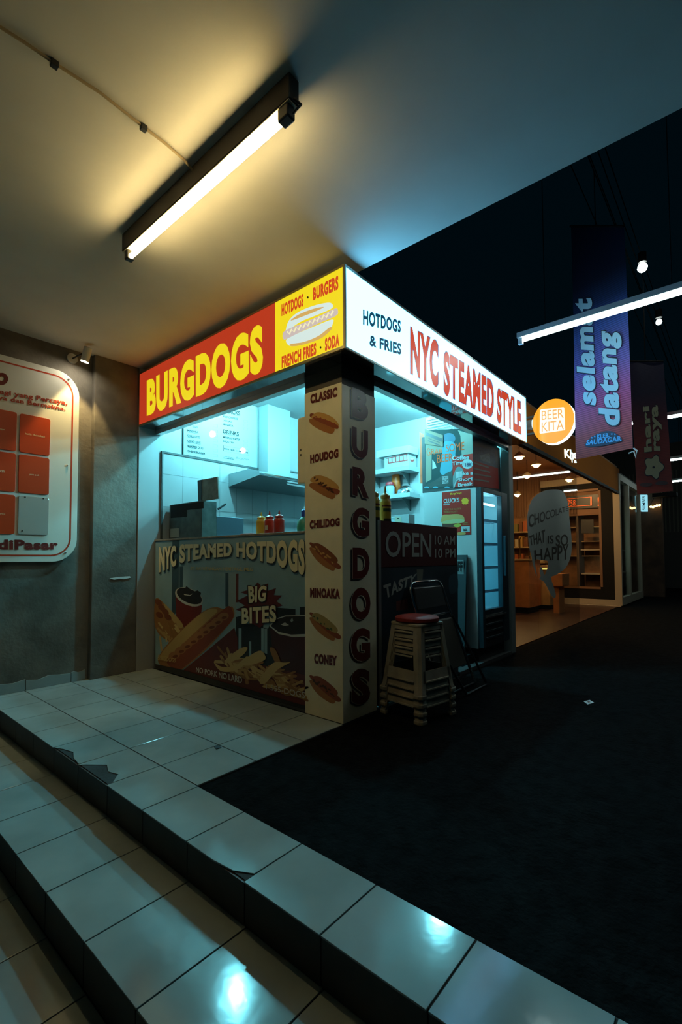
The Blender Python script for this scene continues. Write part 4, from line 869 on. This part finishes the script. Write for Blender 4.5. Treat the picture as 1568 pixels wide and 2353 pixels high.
b = MB(); b.tube([C(.72, .62, .03), C(1.02, .02, .10), C(1.42, .02, .10), C(1.19, .62, .03)], .011, 8); b.build('front_frame', mat('worn tube', (.25, .25, .25), .3, metal=1), t, smooth=True)
b = MB(); b.tube([C(.80, .02), C(1.40, .02)], .009, 8); b.build('foot_rail', mat('worn tube', (.25, .25, .25), .3, metal=1), t, smooth=True)
b = MB(); b.tube([C(.70, .64), C(1.2, .64)], .009, 8); b.build('cross_bar', chrome, t, smooth=True)
# threshold of the stall doorway
b = MB(); b.box(1.70, 3.0, .0, .08, .0, .03); struct('trim_10', b, mat('dull threshold', (.05, .05, .05), .6), 'metal threshold of the stall doorway')

# ================================================================== THE PASSAGE AND THE SHOPS BEYOND
# ------------------------------------------------------------------ tube lights over the passage
ht = mat('lit hall tube', (1, 1, 1), .3, emit=HALL, es=HALL_P)
def halltube(p0, p1, label):
    L = p1-p0; t = thing('tube_light', label, 'light', (p0+p1)/2, 'tube lights over the passage'); d = L.normalized()
    b = MB(); b.bar(p0-d*.05+Vector((0, 0, .05)), p1+d*.05+Vector((0, 0, .05)), .07, .05); b.build('batten', mat('white batten', (.4, .42, .42), .5), t, bevel=.004)
    b = MB(); b.cyl(p0, p1, .014, n=14); b.build('tube', ht, t, smooth=True)
    for p, s_ in ((p0, -1), (p1, 1)):
        b = MB(); b.bar(p+d*s_*.002, p+d*s_*.045, .035, .07); b.build('end_holder', white, t, bevel=.005)
        b = MB(); b.cyl(p+d*(-s_)*.2+Vector((0, 0, .07)), p+d*(-s_)*.2+Vector((0, 0, 5.2-p.z)), .004, n=6); b.build('hanger_rod', dark, t)
    return t
z = 3.16
a0 = px(1203, 782, 'z', z); halltube(a0, Vector((a0.x-.005, a0.y-1.36, z)), 'long lit tube light hanging over the passage nearest the white sign')
a0 = px(1452, 974, 'z', z); halltube(a0, Vector((a0.x-.02, a0.y-1.36, z)), 'second hanging tube light along the passage, beyond the big banner')
a0 = px(1540, 1058, 'z', z); halltube(a0, Vector((a0.x, a0.y-1.36, z)), 'third hanging tube light at the right edge behind the farther banner')
a0 = px(1543, 1107, 'z', z); halltube(a0, Vector((a0.x, a0.y-1.36, z)), 'farthest hanging tube light at the right edge, lowest in view')
spt = mat('lit roof spot', (1, 1, 1), .3, emit=(.9, 1, .9), es=60)
for (u, v, r), lb in zip(((1477, 615, .06), (1515, 740, .045)), ('larger bright roof spotlight high over the passage', 'smaller bright roof spotlight high over the passage')):
    p = px(u, v, 'z', 5.0); t = thing('roof_spotlight', lb, 'light', p, 'roof spotlights')
    b = MB(); b.cyl(p+Vector((0, 0, .2)), p+Vector((0, 0, .07)), .05, .05, 18); b.build('housing', dark, t)
    b = MB(); b.sphere(p, r, 12); b.build('bulb', spt, t, smooth=True)

# ------------------------------------------------------------------ round BEER KITA light box
kb = crop(1150, 560, 3.7512); XB = 3.42
cc = px(1271, 968, 'x', XB); e1 = px(1223, 970, 'x', XB); e2 = px(1319, 966, 'x', XB); up_ = px(1271, 917, 'x', XB)
ry = abs(e1.y-e2.y)/2; rz = up_.z-cc.z
t = thing('round_lightbox', 'round glowing orange light box sign just beyond the white sign', 'sign', (XB+.05, cc.y, cc.z-rz))
n = 40; R = [(cc.y+ry*math.cos(2*math.pi*i/n), cc.z+rz*math.sin(2*math.pi*i/n)) for i in range(n)]
b = MB(); b.prism([(XB+.003, y, z) for y, z in R], (.10, 0, 0)); b.build('rim', lit('lit white rim', (1.3, 1.6, 1.65), 1, .2), t)
b = MB(); b.poly([(XB, y, z) for y, z in R]); b.build('face', lit('lit orange face', (1.0, .40, .012), 1.0), t)
wl = lit('lit white print', (1.1, 1.0, .8), 1.0)
b = MB(); b.poly(quad(kb, [(343, 1436), (355, 1428), (545, 1408), (553, 1415), (560, 1600), (556, 1608), (348, 1638), (340, 1630)], 'x', XB, .002)); b.build('white_square', wl, t)
ol = lit('lit orange lettering', (.9, .42, .08), 1.0)
for s_, Q in (('BEER', [(358, 1442), (545, 1422), (548, 1500), (358, 1520)]), ('KITA', [(358, 1540), (546, 1517), (549, 1600), (358, 1622)])):
    b = MB(); write(b, s_, kb, Q, 'x', XB, .004, .0); b.build('lettering', ol, t)
for z in (cc.z+rz*.42, cc.z-rz*.1, cc.z-rz*.36):
    b = MB(); b.box(XB+.03, XB+.07, cc.y+ry*.8, .0, z-.012, z+.012); b.build('bracket_arm', steel, t)
b = MB(); b.cyl((XB+.05, cc.y+ry+.01, cc.z+.02), (XB+.05, cc.y+ry+.14, cc.z+.02), .06, n=16); b.build('transformer', white, t, smooth=True)

# ------------------------------------------------------------------ hanging banners
hz = ray(270, 1283); dB = Vector((hz.x, hz.y, 0)).normalized(); nB = Vector((dB.y, -dB.x, 0))
if nB.dot(CAM-Vector((3.2, -.65, 0))) < 0: nB = -nB
pB = px(1320, 900, 'x', 3.15); plB = (tuple(pB), tuple(nB))
def wave_sheet(name, pts, plane, M, parent, N=14, amp=.012):
    TL, TR, BR, BL = [px(*p, plane, 0) for p in pts]; b = MB(); n = Vector(plane[1]); vs = []; K = 18
    for j in range(K+1):
        for i in range(N+1):
            u, v = i/N, j/K; p = bil((TL, TR, BR, BL), u, v); vs.append(p-n*(abs(amp)*(1+math.sin(u*7+v*3))*v))
    fs = [(j*(N+1)+i, j*(N+1)+i+1, (j+1)*(N+1)+i+1, (j+1)*(N+1)+i) for j in range(K) for i in range(N)]
    b.add(vs, fs); return b.build(name, M, parent, smooth=True)
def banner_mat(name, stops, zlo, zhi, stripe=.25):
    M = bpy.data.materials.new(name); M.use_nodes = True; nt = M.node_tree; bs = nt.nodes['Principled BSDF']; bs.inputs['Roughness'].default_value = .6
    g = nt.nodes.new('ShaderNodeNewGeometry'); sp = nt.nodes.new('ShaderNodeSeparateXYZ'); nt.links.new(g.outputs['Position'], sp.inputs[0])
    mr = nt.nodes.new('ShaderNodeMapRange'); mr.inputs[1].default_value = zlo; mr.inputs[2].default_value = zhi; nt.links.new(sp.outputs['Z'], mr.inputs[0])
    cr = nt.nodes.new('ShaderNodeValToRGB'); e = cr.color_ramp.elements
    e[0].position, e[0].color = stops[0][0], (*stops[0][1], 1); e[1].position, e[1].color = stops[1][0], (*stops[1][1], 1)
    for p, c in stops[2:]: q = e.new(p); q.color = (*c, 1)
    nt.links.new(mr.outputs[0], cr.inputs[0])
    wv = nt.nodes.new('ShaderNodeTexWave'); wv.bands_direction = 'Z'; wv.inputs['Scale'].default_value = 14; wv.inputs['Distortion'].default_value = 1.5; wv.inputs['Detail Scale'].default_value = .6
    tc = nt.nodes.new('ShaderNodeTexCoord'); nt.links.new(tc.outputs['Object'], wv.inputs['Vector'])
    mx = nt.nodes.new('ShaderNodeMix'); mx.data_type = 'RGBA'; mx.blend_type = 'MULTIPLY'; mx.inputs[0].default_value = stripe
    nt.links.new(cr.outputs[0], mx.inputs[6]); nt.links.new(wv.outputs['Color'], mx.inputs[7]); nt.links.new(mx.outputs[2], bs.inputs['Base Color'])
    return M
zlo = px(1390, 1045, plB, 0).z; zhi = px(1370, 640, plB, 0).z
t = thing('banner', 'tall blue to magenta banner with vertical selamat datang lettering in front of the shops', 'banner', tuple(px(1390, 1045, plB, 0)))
bm1 = banner_mat('banner print with shaded top', [(0, (.42, .05, .03)), (.12, (.45, .05, .05)), (.3, (.42, .06, .2)), (.5, (.16, .12, .42)), (.72, (.05, .1, .36)), (.86, (.012, .03, .11)), (1, (.004, .008, .03))], zlo, zhi, .55)  # upper stops darkened, painting in the unlit cloth above the hanging tube
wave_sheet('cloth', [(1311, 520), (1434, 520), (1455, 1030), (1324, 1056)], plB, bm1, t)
sk = lambda p: p
lb_ = mat('banner light blue', (.34, .56, .66), .6); bk = mat('banner black', (.012, .014, .03), .6)
def vword(t, s_, Q, plane, hi, lo, M=lb_):      # lettering that runs upwards: Q = TL,TR,BR,BL of the turned text
    q = quad(kb, Q, plane, .006); c_ = sum(q, Vector())/4
    n_ = Vector(plane[1]).normalized()*.002; e = .012
    b = MB(); put(b, s_, [bil(q, -e, hi+.04), bil(q, 1+e, hi+.04), bil(q, 1+e, lo-.04), bil(q, -e, lo-.04)], .066); b.build('lettering_outline', bk, t)
    b = MB(); put(b, s_, [p+n_ for p in (bil(q, 0, hi), bil(q, 1, hi), bil(q, 1, lo), bil(q, 0, lo))], .045); b.build('lettering', M, t)
vword(t, 'selamat', [(718, 1378), (672, 470), (785, 470), (825, 1395)], plB, 1.4, -.06)
vword(t, 'datang', [(905, 1560), (872, 752), (985, 762), (1030, 1575)], plB, 1.42, -.5)
b = MB(); b.poly(quad(kb, spline([(733, 1742), (790, 1665), (900, 1618), (980, 1625), (1055, 1690), (1000, 1715), (860, 1745)]), plB, .006)); b.build('emblem_ground', mat('banner navy', (.01, .02, .05)), t)
blu = mat('banner bright blue', (.1, .4, .75), .6)
for s_, Q in (('KLEB.', [(835, 1645), (942, 1630), (942, 1668), (835, 1683)]), ('SAUDAGAR', [(748, 1692), (1045, 1655), (1048, 1700), (738, 1738)])):
    b = MB(); write(b, s_, kb, Q, plB, 0, .009, .04); b.build('lettering', blu, t)
for x, y in ((790, 1672), (815, 1660), (962, 1640), (990, 1642)):
    b = MB(); b.poly(quad(kb, [(x+(11 if i % 2 else 5)*math.cos(i*math.pi/5+.3), y+(11 if i % 2 else 5)*math.sin(i*math.pi/5+.3)) for i in range(10)], plB, .009)); b.build('star', blu, t)
b = MB(); p = px(1457, 1030, plB, 0); b.tube([p, p+dB*(-.03)+Vector((0, 0, -.03)), p+dB*(-.02)+Vector((0, 0, -.1)), p+Vector((0, 0, -.03)), p+dB*.05+Vector((0, 0, -.04))], .008); b.build('tie_ribbon', white, t, smooth=True)
p0, p1 = px(1311, 520, plB, 0), px(1434, 520, plB, 0); b = MB(); b.cyl(p0, p1, .012, n=8); b.cyl((p0+p1)/2, Vector(((p0+p1)/2).to_tuple()[:2]+(5.2,)), .005, n=6); b.build('hanging_rod', dark, t)
X2 = 5.6; pl2 = ((X2, -1, 2), (-1, 0, 0)); kk = crop(1400, 900, 4.708)
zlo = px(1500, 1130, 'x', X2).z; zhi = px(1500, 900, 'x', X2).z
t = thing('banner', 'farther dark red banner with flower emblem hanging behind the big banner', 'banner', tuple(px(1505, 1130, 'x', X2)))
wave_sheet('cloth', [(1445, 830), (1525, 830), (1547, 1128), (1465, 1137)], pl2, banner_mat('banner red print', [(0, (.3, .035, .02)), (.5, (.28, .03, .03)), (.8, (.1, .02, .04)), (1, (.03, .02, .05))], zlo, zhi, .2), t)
yel = mat('banner cream', (.5, .45, .27), .6)
kb_ = kb; kb = kk
vword(t, 'hari', [(395, 655), (372, 160), (440, 155), (470, 645)], pl2, 1.15, .05, yel); vword(t, 'raya', [(490, 640), (465, 150), (535, 145), (565, 640)], pl2, 1.05, -.3, yel); kb = kb_
for M, o_, s_ in ((bk, .006, 1.1), (yel, .009, 1.0)):
    b = MB(); pts = [(486+s_*(1+.17*math.cos(5*a_))*92*math.cos(a_), 815+s_*(1+.17*math.cos(5*a_))*112*math.sin(a_)) for a_ in [2*math.pi*i/60+.3 for i in range(60)]]
    b.poly(quad(kk, pts, pl2, o_)); b.build('flower', M, t)
b = MB(); b.poly(quad(kk, ell(484, 818, 14, 12), pl2, .012)); b.build('flower_centre', bk, t)
for c_ in ((400, 1005), (570, 990)): b = MB(); b.poly(quad(kk, ell(*c_, 70, 22, -.05), pl2, .008)); b.build('small_emblem', mat('banner dark emblem', (.06, .02, .02)), t)
p0, p1 = px(1445, 830, pl2, 0), px(1525, 830, pl2, 0); b = MB(); b.cyl(p0, p1, .012, n=8); b.cyl((p0+p1)/2, Vector(((p0+p1)/2).to_tuple()[:2]+(5.2,)), .005, n=6); b.build('hanging_rod', dark, t)

b = MB()
for y in [((px(1311, 520, plB, 0)+px(1434, 520, plB, 0))/2).y, ((p0+p1)/2).y]: b.cyl((.5, y, 5.2), (18.1, y, 5.2), .005, n=6)
struct('trim_15', b, void, 'thin suspension wires carrying the banners')
# ------------------------------------------------------------------ chocolate shop behind the glass
ks = crop(1150, 1000, 3.7512); kd = crop(1180, 1100, 6.0308); YG = .06; XE = 9.8
brick = mat('warm shop wall', (.32, .15, .06), .8, var=.5, vscale=4); wood = mat('orange wood front', (.68, .26, .08), .5, var=.25, vscale=6); woodl = mat('pale wood', (.5, .34, .16), .5, var=.2, vscale=8)
sf = mat('dark brown shop floor', (.06, .025, .013), .35, var=.4, vscale=5)
b = MB(); b.box(3.2, XE, .1, 5, -.01, .004); struct('floor.008', b, sf, 'brown floor of the shop beyond the stall')
b = MB(); b.box(3.2, XE, .1, 5, 3.12, 3.2); struct('ceiling.003', b, mat('orange brown ceiling', (.42, .19, .08), .8, var=.2, vscale=2), 'orange brown ceiling of the shop beyond the stall')
b = MB(); b.box(3.2, XE+.1, 5, 5.1, 0, 3.2); struct('wall_back.001', b, brick, 'far wall of the shop')
b = MB(); b.box(XE, XE+.1, 1.6, 5, 0, 2.1); struct('wall_end', b, brick, 'warm brown end wall of the shop')
b = MB(); b.box(XE, XE+.1, .1, 5, 2.1, 3.2)
for i in range(60): b.box(XE-.03, XE, .95+i*.065, .98+i*.065, 2.15, 3.1)
struct('wall_end.001', b, mat('ribbed brown cladding', (.2, .1, .05), .7), 'ribbed cladding at the top of the shop end wall')
b = MB(); b.box(3.14, 3.2, .1, 5, 0, 3.12); struct('wall_side', b, dark, 'dark party wall between stall and shop')
zg = px(1325, 1087, 'y', YG).z; xg1 = px(1334, 1425, 'y', YG).x
b = MB(); b.box(3.14, 9.9, .03, .1, zg, zg+.05); struct('trim_11', b, dark, 'dark header rail over the shop glass')
b = MB(); b.box(3.14, 9.9, .05, .1, zg+.05, 3.12); struct('wall_fascia', b, mat('orange brown fascia', (.5, .15, .015), .85, spec=.05), 'orange brown fascia over the shop glass')
t = thing('shop_glass', 'large frameless glass front of the chocolate shop with a frosted speech bubble', 'glass', ((3.2+xg1)/2, YG, 0))
gm = glass('shop glass', (.96, .97, .95), .9)
xm = px(1235, 1200, 'y', YG).x
for x0, x1 in ((3.2, xm-.003), (xm+.003, xg1)):
    b = MB(); b.box(x0, x1, YG, YG+.012, .02, zg); b.build('pane', gm, t)
fro = mat('frosted film', (.5, .49, .43), .6)
b = MB(); b.poly(quad(kd, spline([(195, 620), (200, 480), (260, 290), (400, 180), (560, 150), (690, 180), (760, 350), (780, 560), (810, 850), (800, 1060), (730, 1230), (600, 1330), (525, 1365), (545, 1450), (590, 1600), (570, 1655), (520, 1600), (440, 1450), (400, 1410), (360, 1390), (380, 1350), (365, 1290), (375, 1225), (400, 1240), (430, 1330), (460, 1280), (480, 1150), (380, 1130), (300, 1130), (330, 1350), (290, 1250), (250, 1080), (215, 900)], 4), 'y', YG, .003)); b.build('frosted_bubble', fro, t)
lt = mat('film cut lettering', (.06, .03, .012), .6)
for s_, Q in (('CHOCOLATE', [(215, 500), (760, 380), (760, 440), (220, 680)]), ('THAT', [(215, 800), (440, 700), (440, 880), (235, 930)]), ('IS', [(480, 790), (560, 780), (560, 900), (480, 900)]), ('SO', [(590, 780), (760, 770), (760, 930), (590, 935)]), ('HAPPY', [(290, 990), (770, 900), (765, 1120), (300, 1130)])):
    b = MB(); write(b, s_, kd, Q, 'y', YG, .006, .01); b.build('lettering', lt, t)
# lit script sign on the fascia
t = thing('script_sign', 'small glowing white script sign on the brown fascia beside the banner', 'sign', tuple(px(1312, 1040, 'y', .03)))
b = MB(); write(b, 'Khas', ks, [(552, 118), (690, 135), (690, 205), (556, 195)], 'y', .045, .0, .03); b.build('lettering', lit('lit script', (1.1, 1.7, 1.7), 1.2), t); b = MB(); write(b, 'Ta', ks, [(600, 200), (660, 205), (660, 240), (605, 235)], 'y', .045, .0, .03); b.build('lettering', lit('lit script', (1.1, 1.7, 1.7), 1.2), t)
# pendants
pm = mat('lit warm bulb', (1, .9, .7), .3, emit=(1, .62, .25), es=420)
for i, ((u, v), X) in enumerate((((1194, 1052), 5.2), ((1233, 1070), 6.6), ((1212, 1095), 7.4), ((1189.5, 1138), 8.6), ((1309, 1104), 8.6))):
    p = px(u, v, 'x', X); p.y = max(p.y, .3)
    lb = ('pendant lamp hanging nearest the glass at the top left of the shop', 'pendant lamp hanging in the middle of the shop behind the glass', 'pendant lamp under the sloping header left of the middle one', 'lowest pendant lamp at the left edge of the shop glass', 'small pendant lamp at the right behind the shop glass')[i]
    t = thing('pendant_lamp', lb, 'lamp', p, 'pendant lamps in the shop')
    b = MB(); b.cyl(p+Vector((0, 0, .08)), Vector((p.x, p.y, 3.12)), .006, n=6); b.build('cord', dark, t)
    b = MB(); b.lathe([(.085, .015), (.07, .05), (.03, .085), (.012, .1)], p, 18); b.build('lamp_shade', mat('cream shade', (.5, .4, .25), .5), t, smooth=True)
    b = MB(); b.sphere(p+Vector((0, 0, -.005)), .05, 12, (1, 1, .6)); b.build('bulb', pm, t, smooth=True)
# counters in the shop
def pbox(u0, v0, u1, v1, X, d):
    A_, B2 = px(u0, v0, 'x', X), px(u1, v1, 'x', X); return X, X+d, min(A_.y, B2.y), max(A_.y, B2.y), min(A_.z, B2.z), max(A_.z, B2.z)
x0, x1, y0, y1, z0, z1 = pbox(1180, 1288, 1217, 1372, 7.0, .7)
t = thing('shop_counter', 'orange wooden service counter at the left behind the shop glass', 'counter', (x0+.3, (y0+y1)/2, 0))
b = MB(); b.box(x0, x1, y0, y1+.6, .12, z1); b.build('body', wood, t, bevel=.01)
b = MB(); b.box(x0+.05, x1, y0+.05, y1+.6, .004, .12); b.build('plinth', dark, t)
b = MB(); b.box(x0-.02, x1+.02, y0-.02, y1+.62, z1, z1+.03); b.build('worktop', woodl, t)
t = thing('display_counter', 'pale wooden display counter right of the orange counter in the shop', 'counter', (8.3, .9, 0))
x0, x1, y0, y1, z0, z1 = pbox(1222, 1300, 1265, 1375, 8.0, .8)
b = MB(); b.box(x0, x1, y0, y1, .1, z1-.25); b.build('body', woodl, t); b = MB(); b.box(x0+.05, x1, y0+.03, y1, .004, .1); b.build('plinth', dark, t)
b = MB(); b.box(x0-.02, x1, y0-.02, y1, z1-.05, z1); b.build('top_shelf', woodl, t); b = MB(); b.box(x1-.05, x1, y0, y1, z1-.25, z1-.05); b.build('back_panel', woodl, t)
b = MB(); b.box(x0+.1, x0+.14, y0+.05, y1-.05, z1-.08, z1-.06); b.build('strip_lamp', mat('lit strip', (1, .8, .3), emit=(1, .62, .12), es=5), t)
t = thing('tall_table', 'orange high table standing near the middle of the shop glass', 'table', (7.4, .6, 0))
x0, x1, y0, y1, z0, z1 = pbox(1268, 1318, 1293, 1341, 7.4, .5)
b = MB(); b.box(x0, x1, y0, y1, z1-.25, z1); b.build('table_top', wood, t, bevel=.008); b = MB(); b.box(x0+.05, x1-.1, (y0+y1)/2-.02, y1-.01, .004, z1-.25); b.build('leg', wood, t)
# shelves with jars and packets on the end wall
r_ = random.Random(21); jar_c = [mat('packet %s' % n_, c_, .5) for n_, c_ in (('ochre', (.45, .25, .06)), ('brown', (.18, .07, .03)), ('cream', (.5, .4, .25)), ('rust', (.4, .1, .03)), ('olive', (.2, .17, .05)))]
for si, z in enumerate((1.0, 1.38, 1.76)):
    b = MB(); b.box(XE-.28, XE-.002, 1.62, 4.6, z-.03, z)
    b.build('display_shelf', woodl, None, label=('lowest', 'middle', 'upper')[si]+' wooden display shelf on the end wall of the shop', cat='shelf')
    y = 1.68
    while y < 3.2:
        wd, hh = r_.uniform(.07, .12), r_.uniform(.14, .28); b = MB(); b.box(XE-.2, XE-.06, y, y+wd, z+.001, z+hh)
        b.build('packet', r_.choice(jar_c), None, bevel=.006, label='chocolate packet in the row on the %s shelf of the shop end wall' % ('lowest', 'middle', 'upper')[si], cat='packet', group='packets on the %s shop shelf' % ('lowest', 'middle', 'upper')[si]); y += wd+r_.uniform(.015, .05)
# coffee machine silhouette and tap on the counter
t = thing('tap', 'slim brass tap rising from the orange counter', 'tap', (7.2, 2.0, 1.08))
p = px(1196, 1287, 'x', 7.2); b = MB(); b.tube([(7.2, p.y, 1.08), (7.2, p.y, p.z+.42), (7.2, p.y-.03, p.z+.47), (7.2, p.y-.09, p.z+.47), (7.2, p.y-.11, p.z+.42)], .012); b.build('spout', mat('brass', (.6, .4, .15), .3, metal=1), t, smooth=True)

# ------------------------------------------------------------------ glass kiosk at the end
t = thing('glass_kiosk', 'pale framed kiosk with dark window wall and glazed front, last in the row', 'kiosk', (11.2, .9, 0))
kf = mat('pale kiosk frame', (.36, .3, .22), .6); XK = 9.7
P_ = lambda x, y: px(*ks(x, y), 'x', XK)
ytop, ylft = P_(1022, 328), P_(655, 365); yr = P_(1040, 900).y; zt = ytop.z; yl = 1.75; xk1 = px(1480, 1372, 'y', yr).x
fw_ = P_(965, 400).y-yr
b = MB(); b.box(XK, XK+.12, yr, yr+fw_, .02, zt); b.box(XK, XK+.12, yr+fw_, yl, zt-.16, zt); b.box(XK, XK+.12, yr+fw_, yl, .02, .14); b.box(XK-.1, XK, yr+.02, yl, 0, .02); b.build('end_frame', kf, t, bevel=.005)
w0, w1 = P_(690, 487), P_(880, 1310)
b = MB(); b.box(XK+.04, XK+.08, yr+fw_, w1.y, .14, zt-.16); b.box(XK+.04, XK+.08, w1.y, yl, .14, w1.z); b.box(XK+.04, XK+.08, w1.y, yl, w0.z, zt-.16); b.build('dark_panel', dark, t)
b = MB(); b.box(XK+.03, XK+.06, w1.y-.01, w1.y+.04, w1.z, w0.z); b.box(XK+.03, XK+.06, w1.y+.04, yl, w1.z-.05, w1.z); b.box(XK+.03, XK+.06, w1.y+.04, yl, w0.z, w0.z+.05); b.build('window_frame', mat('brown window frame', (.2, .1, .05), .6), t)
b = MB(); b.box(XK+.62, XK+.66, w1.y-.2, yl+.2, .14, zt-.16); b.build('inner_wall', brick, t)
for z in (1.15, 1.5, 1.85): b = MB(); b.box(XK+.4, XK+.61, w1.y, yl, z-.02, z); b.build('inner_shelf', woodl, t)
b = MB(); q = [P_(695, 727), P_(803, 725), P_(805, 845), P_(698, 845)]; b.prism([v+Vector((.02, 0, 0)) for v in q], (.02, 0, 0)); b.build('black_notice', blackp, t)
b = MB(); b.box(XK+.12, xk1, yr, yr+.1, zt-.14, zt); b.build('front_beam', kf, t)
b = MB(); b.box(XK+.12, xk1, yr, yr+.1, .02, .2); b.build('front_sill', kf, t)
for u in (1120, 1215): x = px(*ks(u, 900), 'y', yr).x; b = MB(); b.box(x-.05, x+.07, yr, yr+.1, .2, zt-.14); b.build('front_post', kf, t)
b = MB(); b.box(XK+.12, xk1, yr+.04, yr+.05, .2, zt-.14); b.build('front_glass', gm, t)
b = MB(); b.box(XK+.12, xk1, yr+.9, yr+.95, .2, zt-.14); b.build('back_wall', mat('kiosk inside', (.1, .07, .05), .7), t)
for z in (1.05, 1.62):
    b = MB(); b.box(XK+.4, XK+1.6, yr+.35, yr+.38, z, z+.03); b.build('shelf_lamp', mat('lit shelf lamp', (1, 1, 1), emit=(.45, .95, 1), es=5), t)
    b = MB(); b.box(XK+.2, xk1-.1, yr+.3, yr+.88, z-.35, z-.32); b.build('shelf', kf, t)
b = MB(); b.box(XK+.12, xk1, yr, yr+.95, zt, zt+.03); b.build('roof', dark, t)
# LED sign inside the kiosk window
t = thing('led_sign', 'glowing orange red LED sign in the dark kiosk window', 'sign', tuple(P_(700, 610)))
kz = lambda x, y: (1180+x/6.0308, 1100+y/6.0308); led = lit('lit LED red', (1.0, .12, .012), 1.2); XL = XK+.02
b = MB(); b.poly(quad(kz, [(560, 255), (1195, 215), (1195, 400), (560, 430)], 'x', XL, -.02)); b.build('backing', blackp, t)
b = MB(); frame_px(b, kz, [(695, 283), (1088, 250), (1088, 372), (695, 392)], 20, 'x', XL, .002); b.build('lit_frame', led, t)
for i, (s_, Q) in enumerate((('1', [(700, 295), (720, 293), (722, 385), (702, 387)]), ('758', [(755, 300), (862, 292), (862, 372), (755, 382)]), ('AN', [(500, 340), (660, 325), (660, 395), (500, 408)]), ('!', [(1170, 255), (1188, 254), (1188, 378), (1170, 380)]))):
    b = MB(); write(b, s_, kz, Q, 'x', XL, .004, 0); b.build('lettering', led, t)
# small lit box sign and things beyond the kiosk
Xs = 13.0; kv = crop(1400, 900, 4.708)
t = thing('lit_box_sign', 'small pale blue lit box sign hanging beyond the kiosk under the red banner', 'sign', tuple(px(1480, 1170, 'x', Xs)))
q = [px(*kv(x, y), 'x', Xs) for x, y in ((340, 1115), (412, 1115), (415, 1295), (345, 1295))]
b = MB(); b.prism(q, (.12, 0, 0)); b.build('lit_panel', lit('lit pale blue', (.3, .72, .85), 1.0), t)
b = MB(); c_ = sum(q, Vector())/4; put(b, 'SUMBER', [c_+Vector((-.003, .035, -.2)), c_+Vector((-.003, .035, .2)), c_+Vector((-.003, -.035, .2)), c_+Vector((-.003, -.035, -.2))], .01); b.build('lettering', mat('navy ink', (.02, .03, .12)), t)
b = MB(); b.box(Xs+.02, 13.299, q[0].y-.03, q[0].y+.0, q[0].z+.005, q[0].z+.035); b.build('hanging_arm', dark, t)
rdk = mat('dim brown front', (.11, .055, .03), .8, var=.5, vscale=3)
b = MB(); b.box(13.3, 13.5, -.38, 3, 0, 3.3); struct('wall_far', b, rdk, 'dim brown shop front past the kiosk')
b = MB(); b.box(18, 18.3, -8, 3, 0, 5.2); struct('wall_far.001', b, mat('dim ribbed wall', (.04, .035, .03), .8), 'dim wall closing the passage')
b = MB()
for i in range(60): b.box(17.97, 18, -6+i*.12, -5.96+i*.12, 2.0, 4.2)
struct('trim_12', b, mat('dim slats', (.09, .08, .06), .7), 'slatted screen on the far wall')
t = thing('string_lights', 'short row of small warm lights under the far canopy', 'lights', (13.2, -.3, 2.5))
for i, (x, y) in enumerate(((455, 1245), (478, 1248), (500, 1238), (520, 1232), (548, 1228))):
    p = px(*kv(x, y), 'x', 13.2); b = MB(); b.sphere(p, .035, 8); b.build('bulb', pm if False else mat('lit far bulb', (1, .8, .4), emit=(1, .7, .25), es=4), t, smooth=True)
b = MB(); b.box(12.95, 13.3, -.75, -.2, 2.75, 2.85); struct('trim_13', b, dark, 'edge of the far dark canopy')
b = MB(); b.tube([px(*kv(x, y-12), 'x', 13.2) for x, y in ((440, 1245), (478, 1248), (520, 1232), (560, 1226))], .012); b.build('cable', dark, t)
for x, y in ((440, 1233), (560, 1214)): p = px(*kv(x, y), 'x', 13.2); b = MB(); b.cyl(p, (p.x, max(-.74, min(-.21, p.y)), 2.751), .006, n=6); b.build('hook', dark, t)
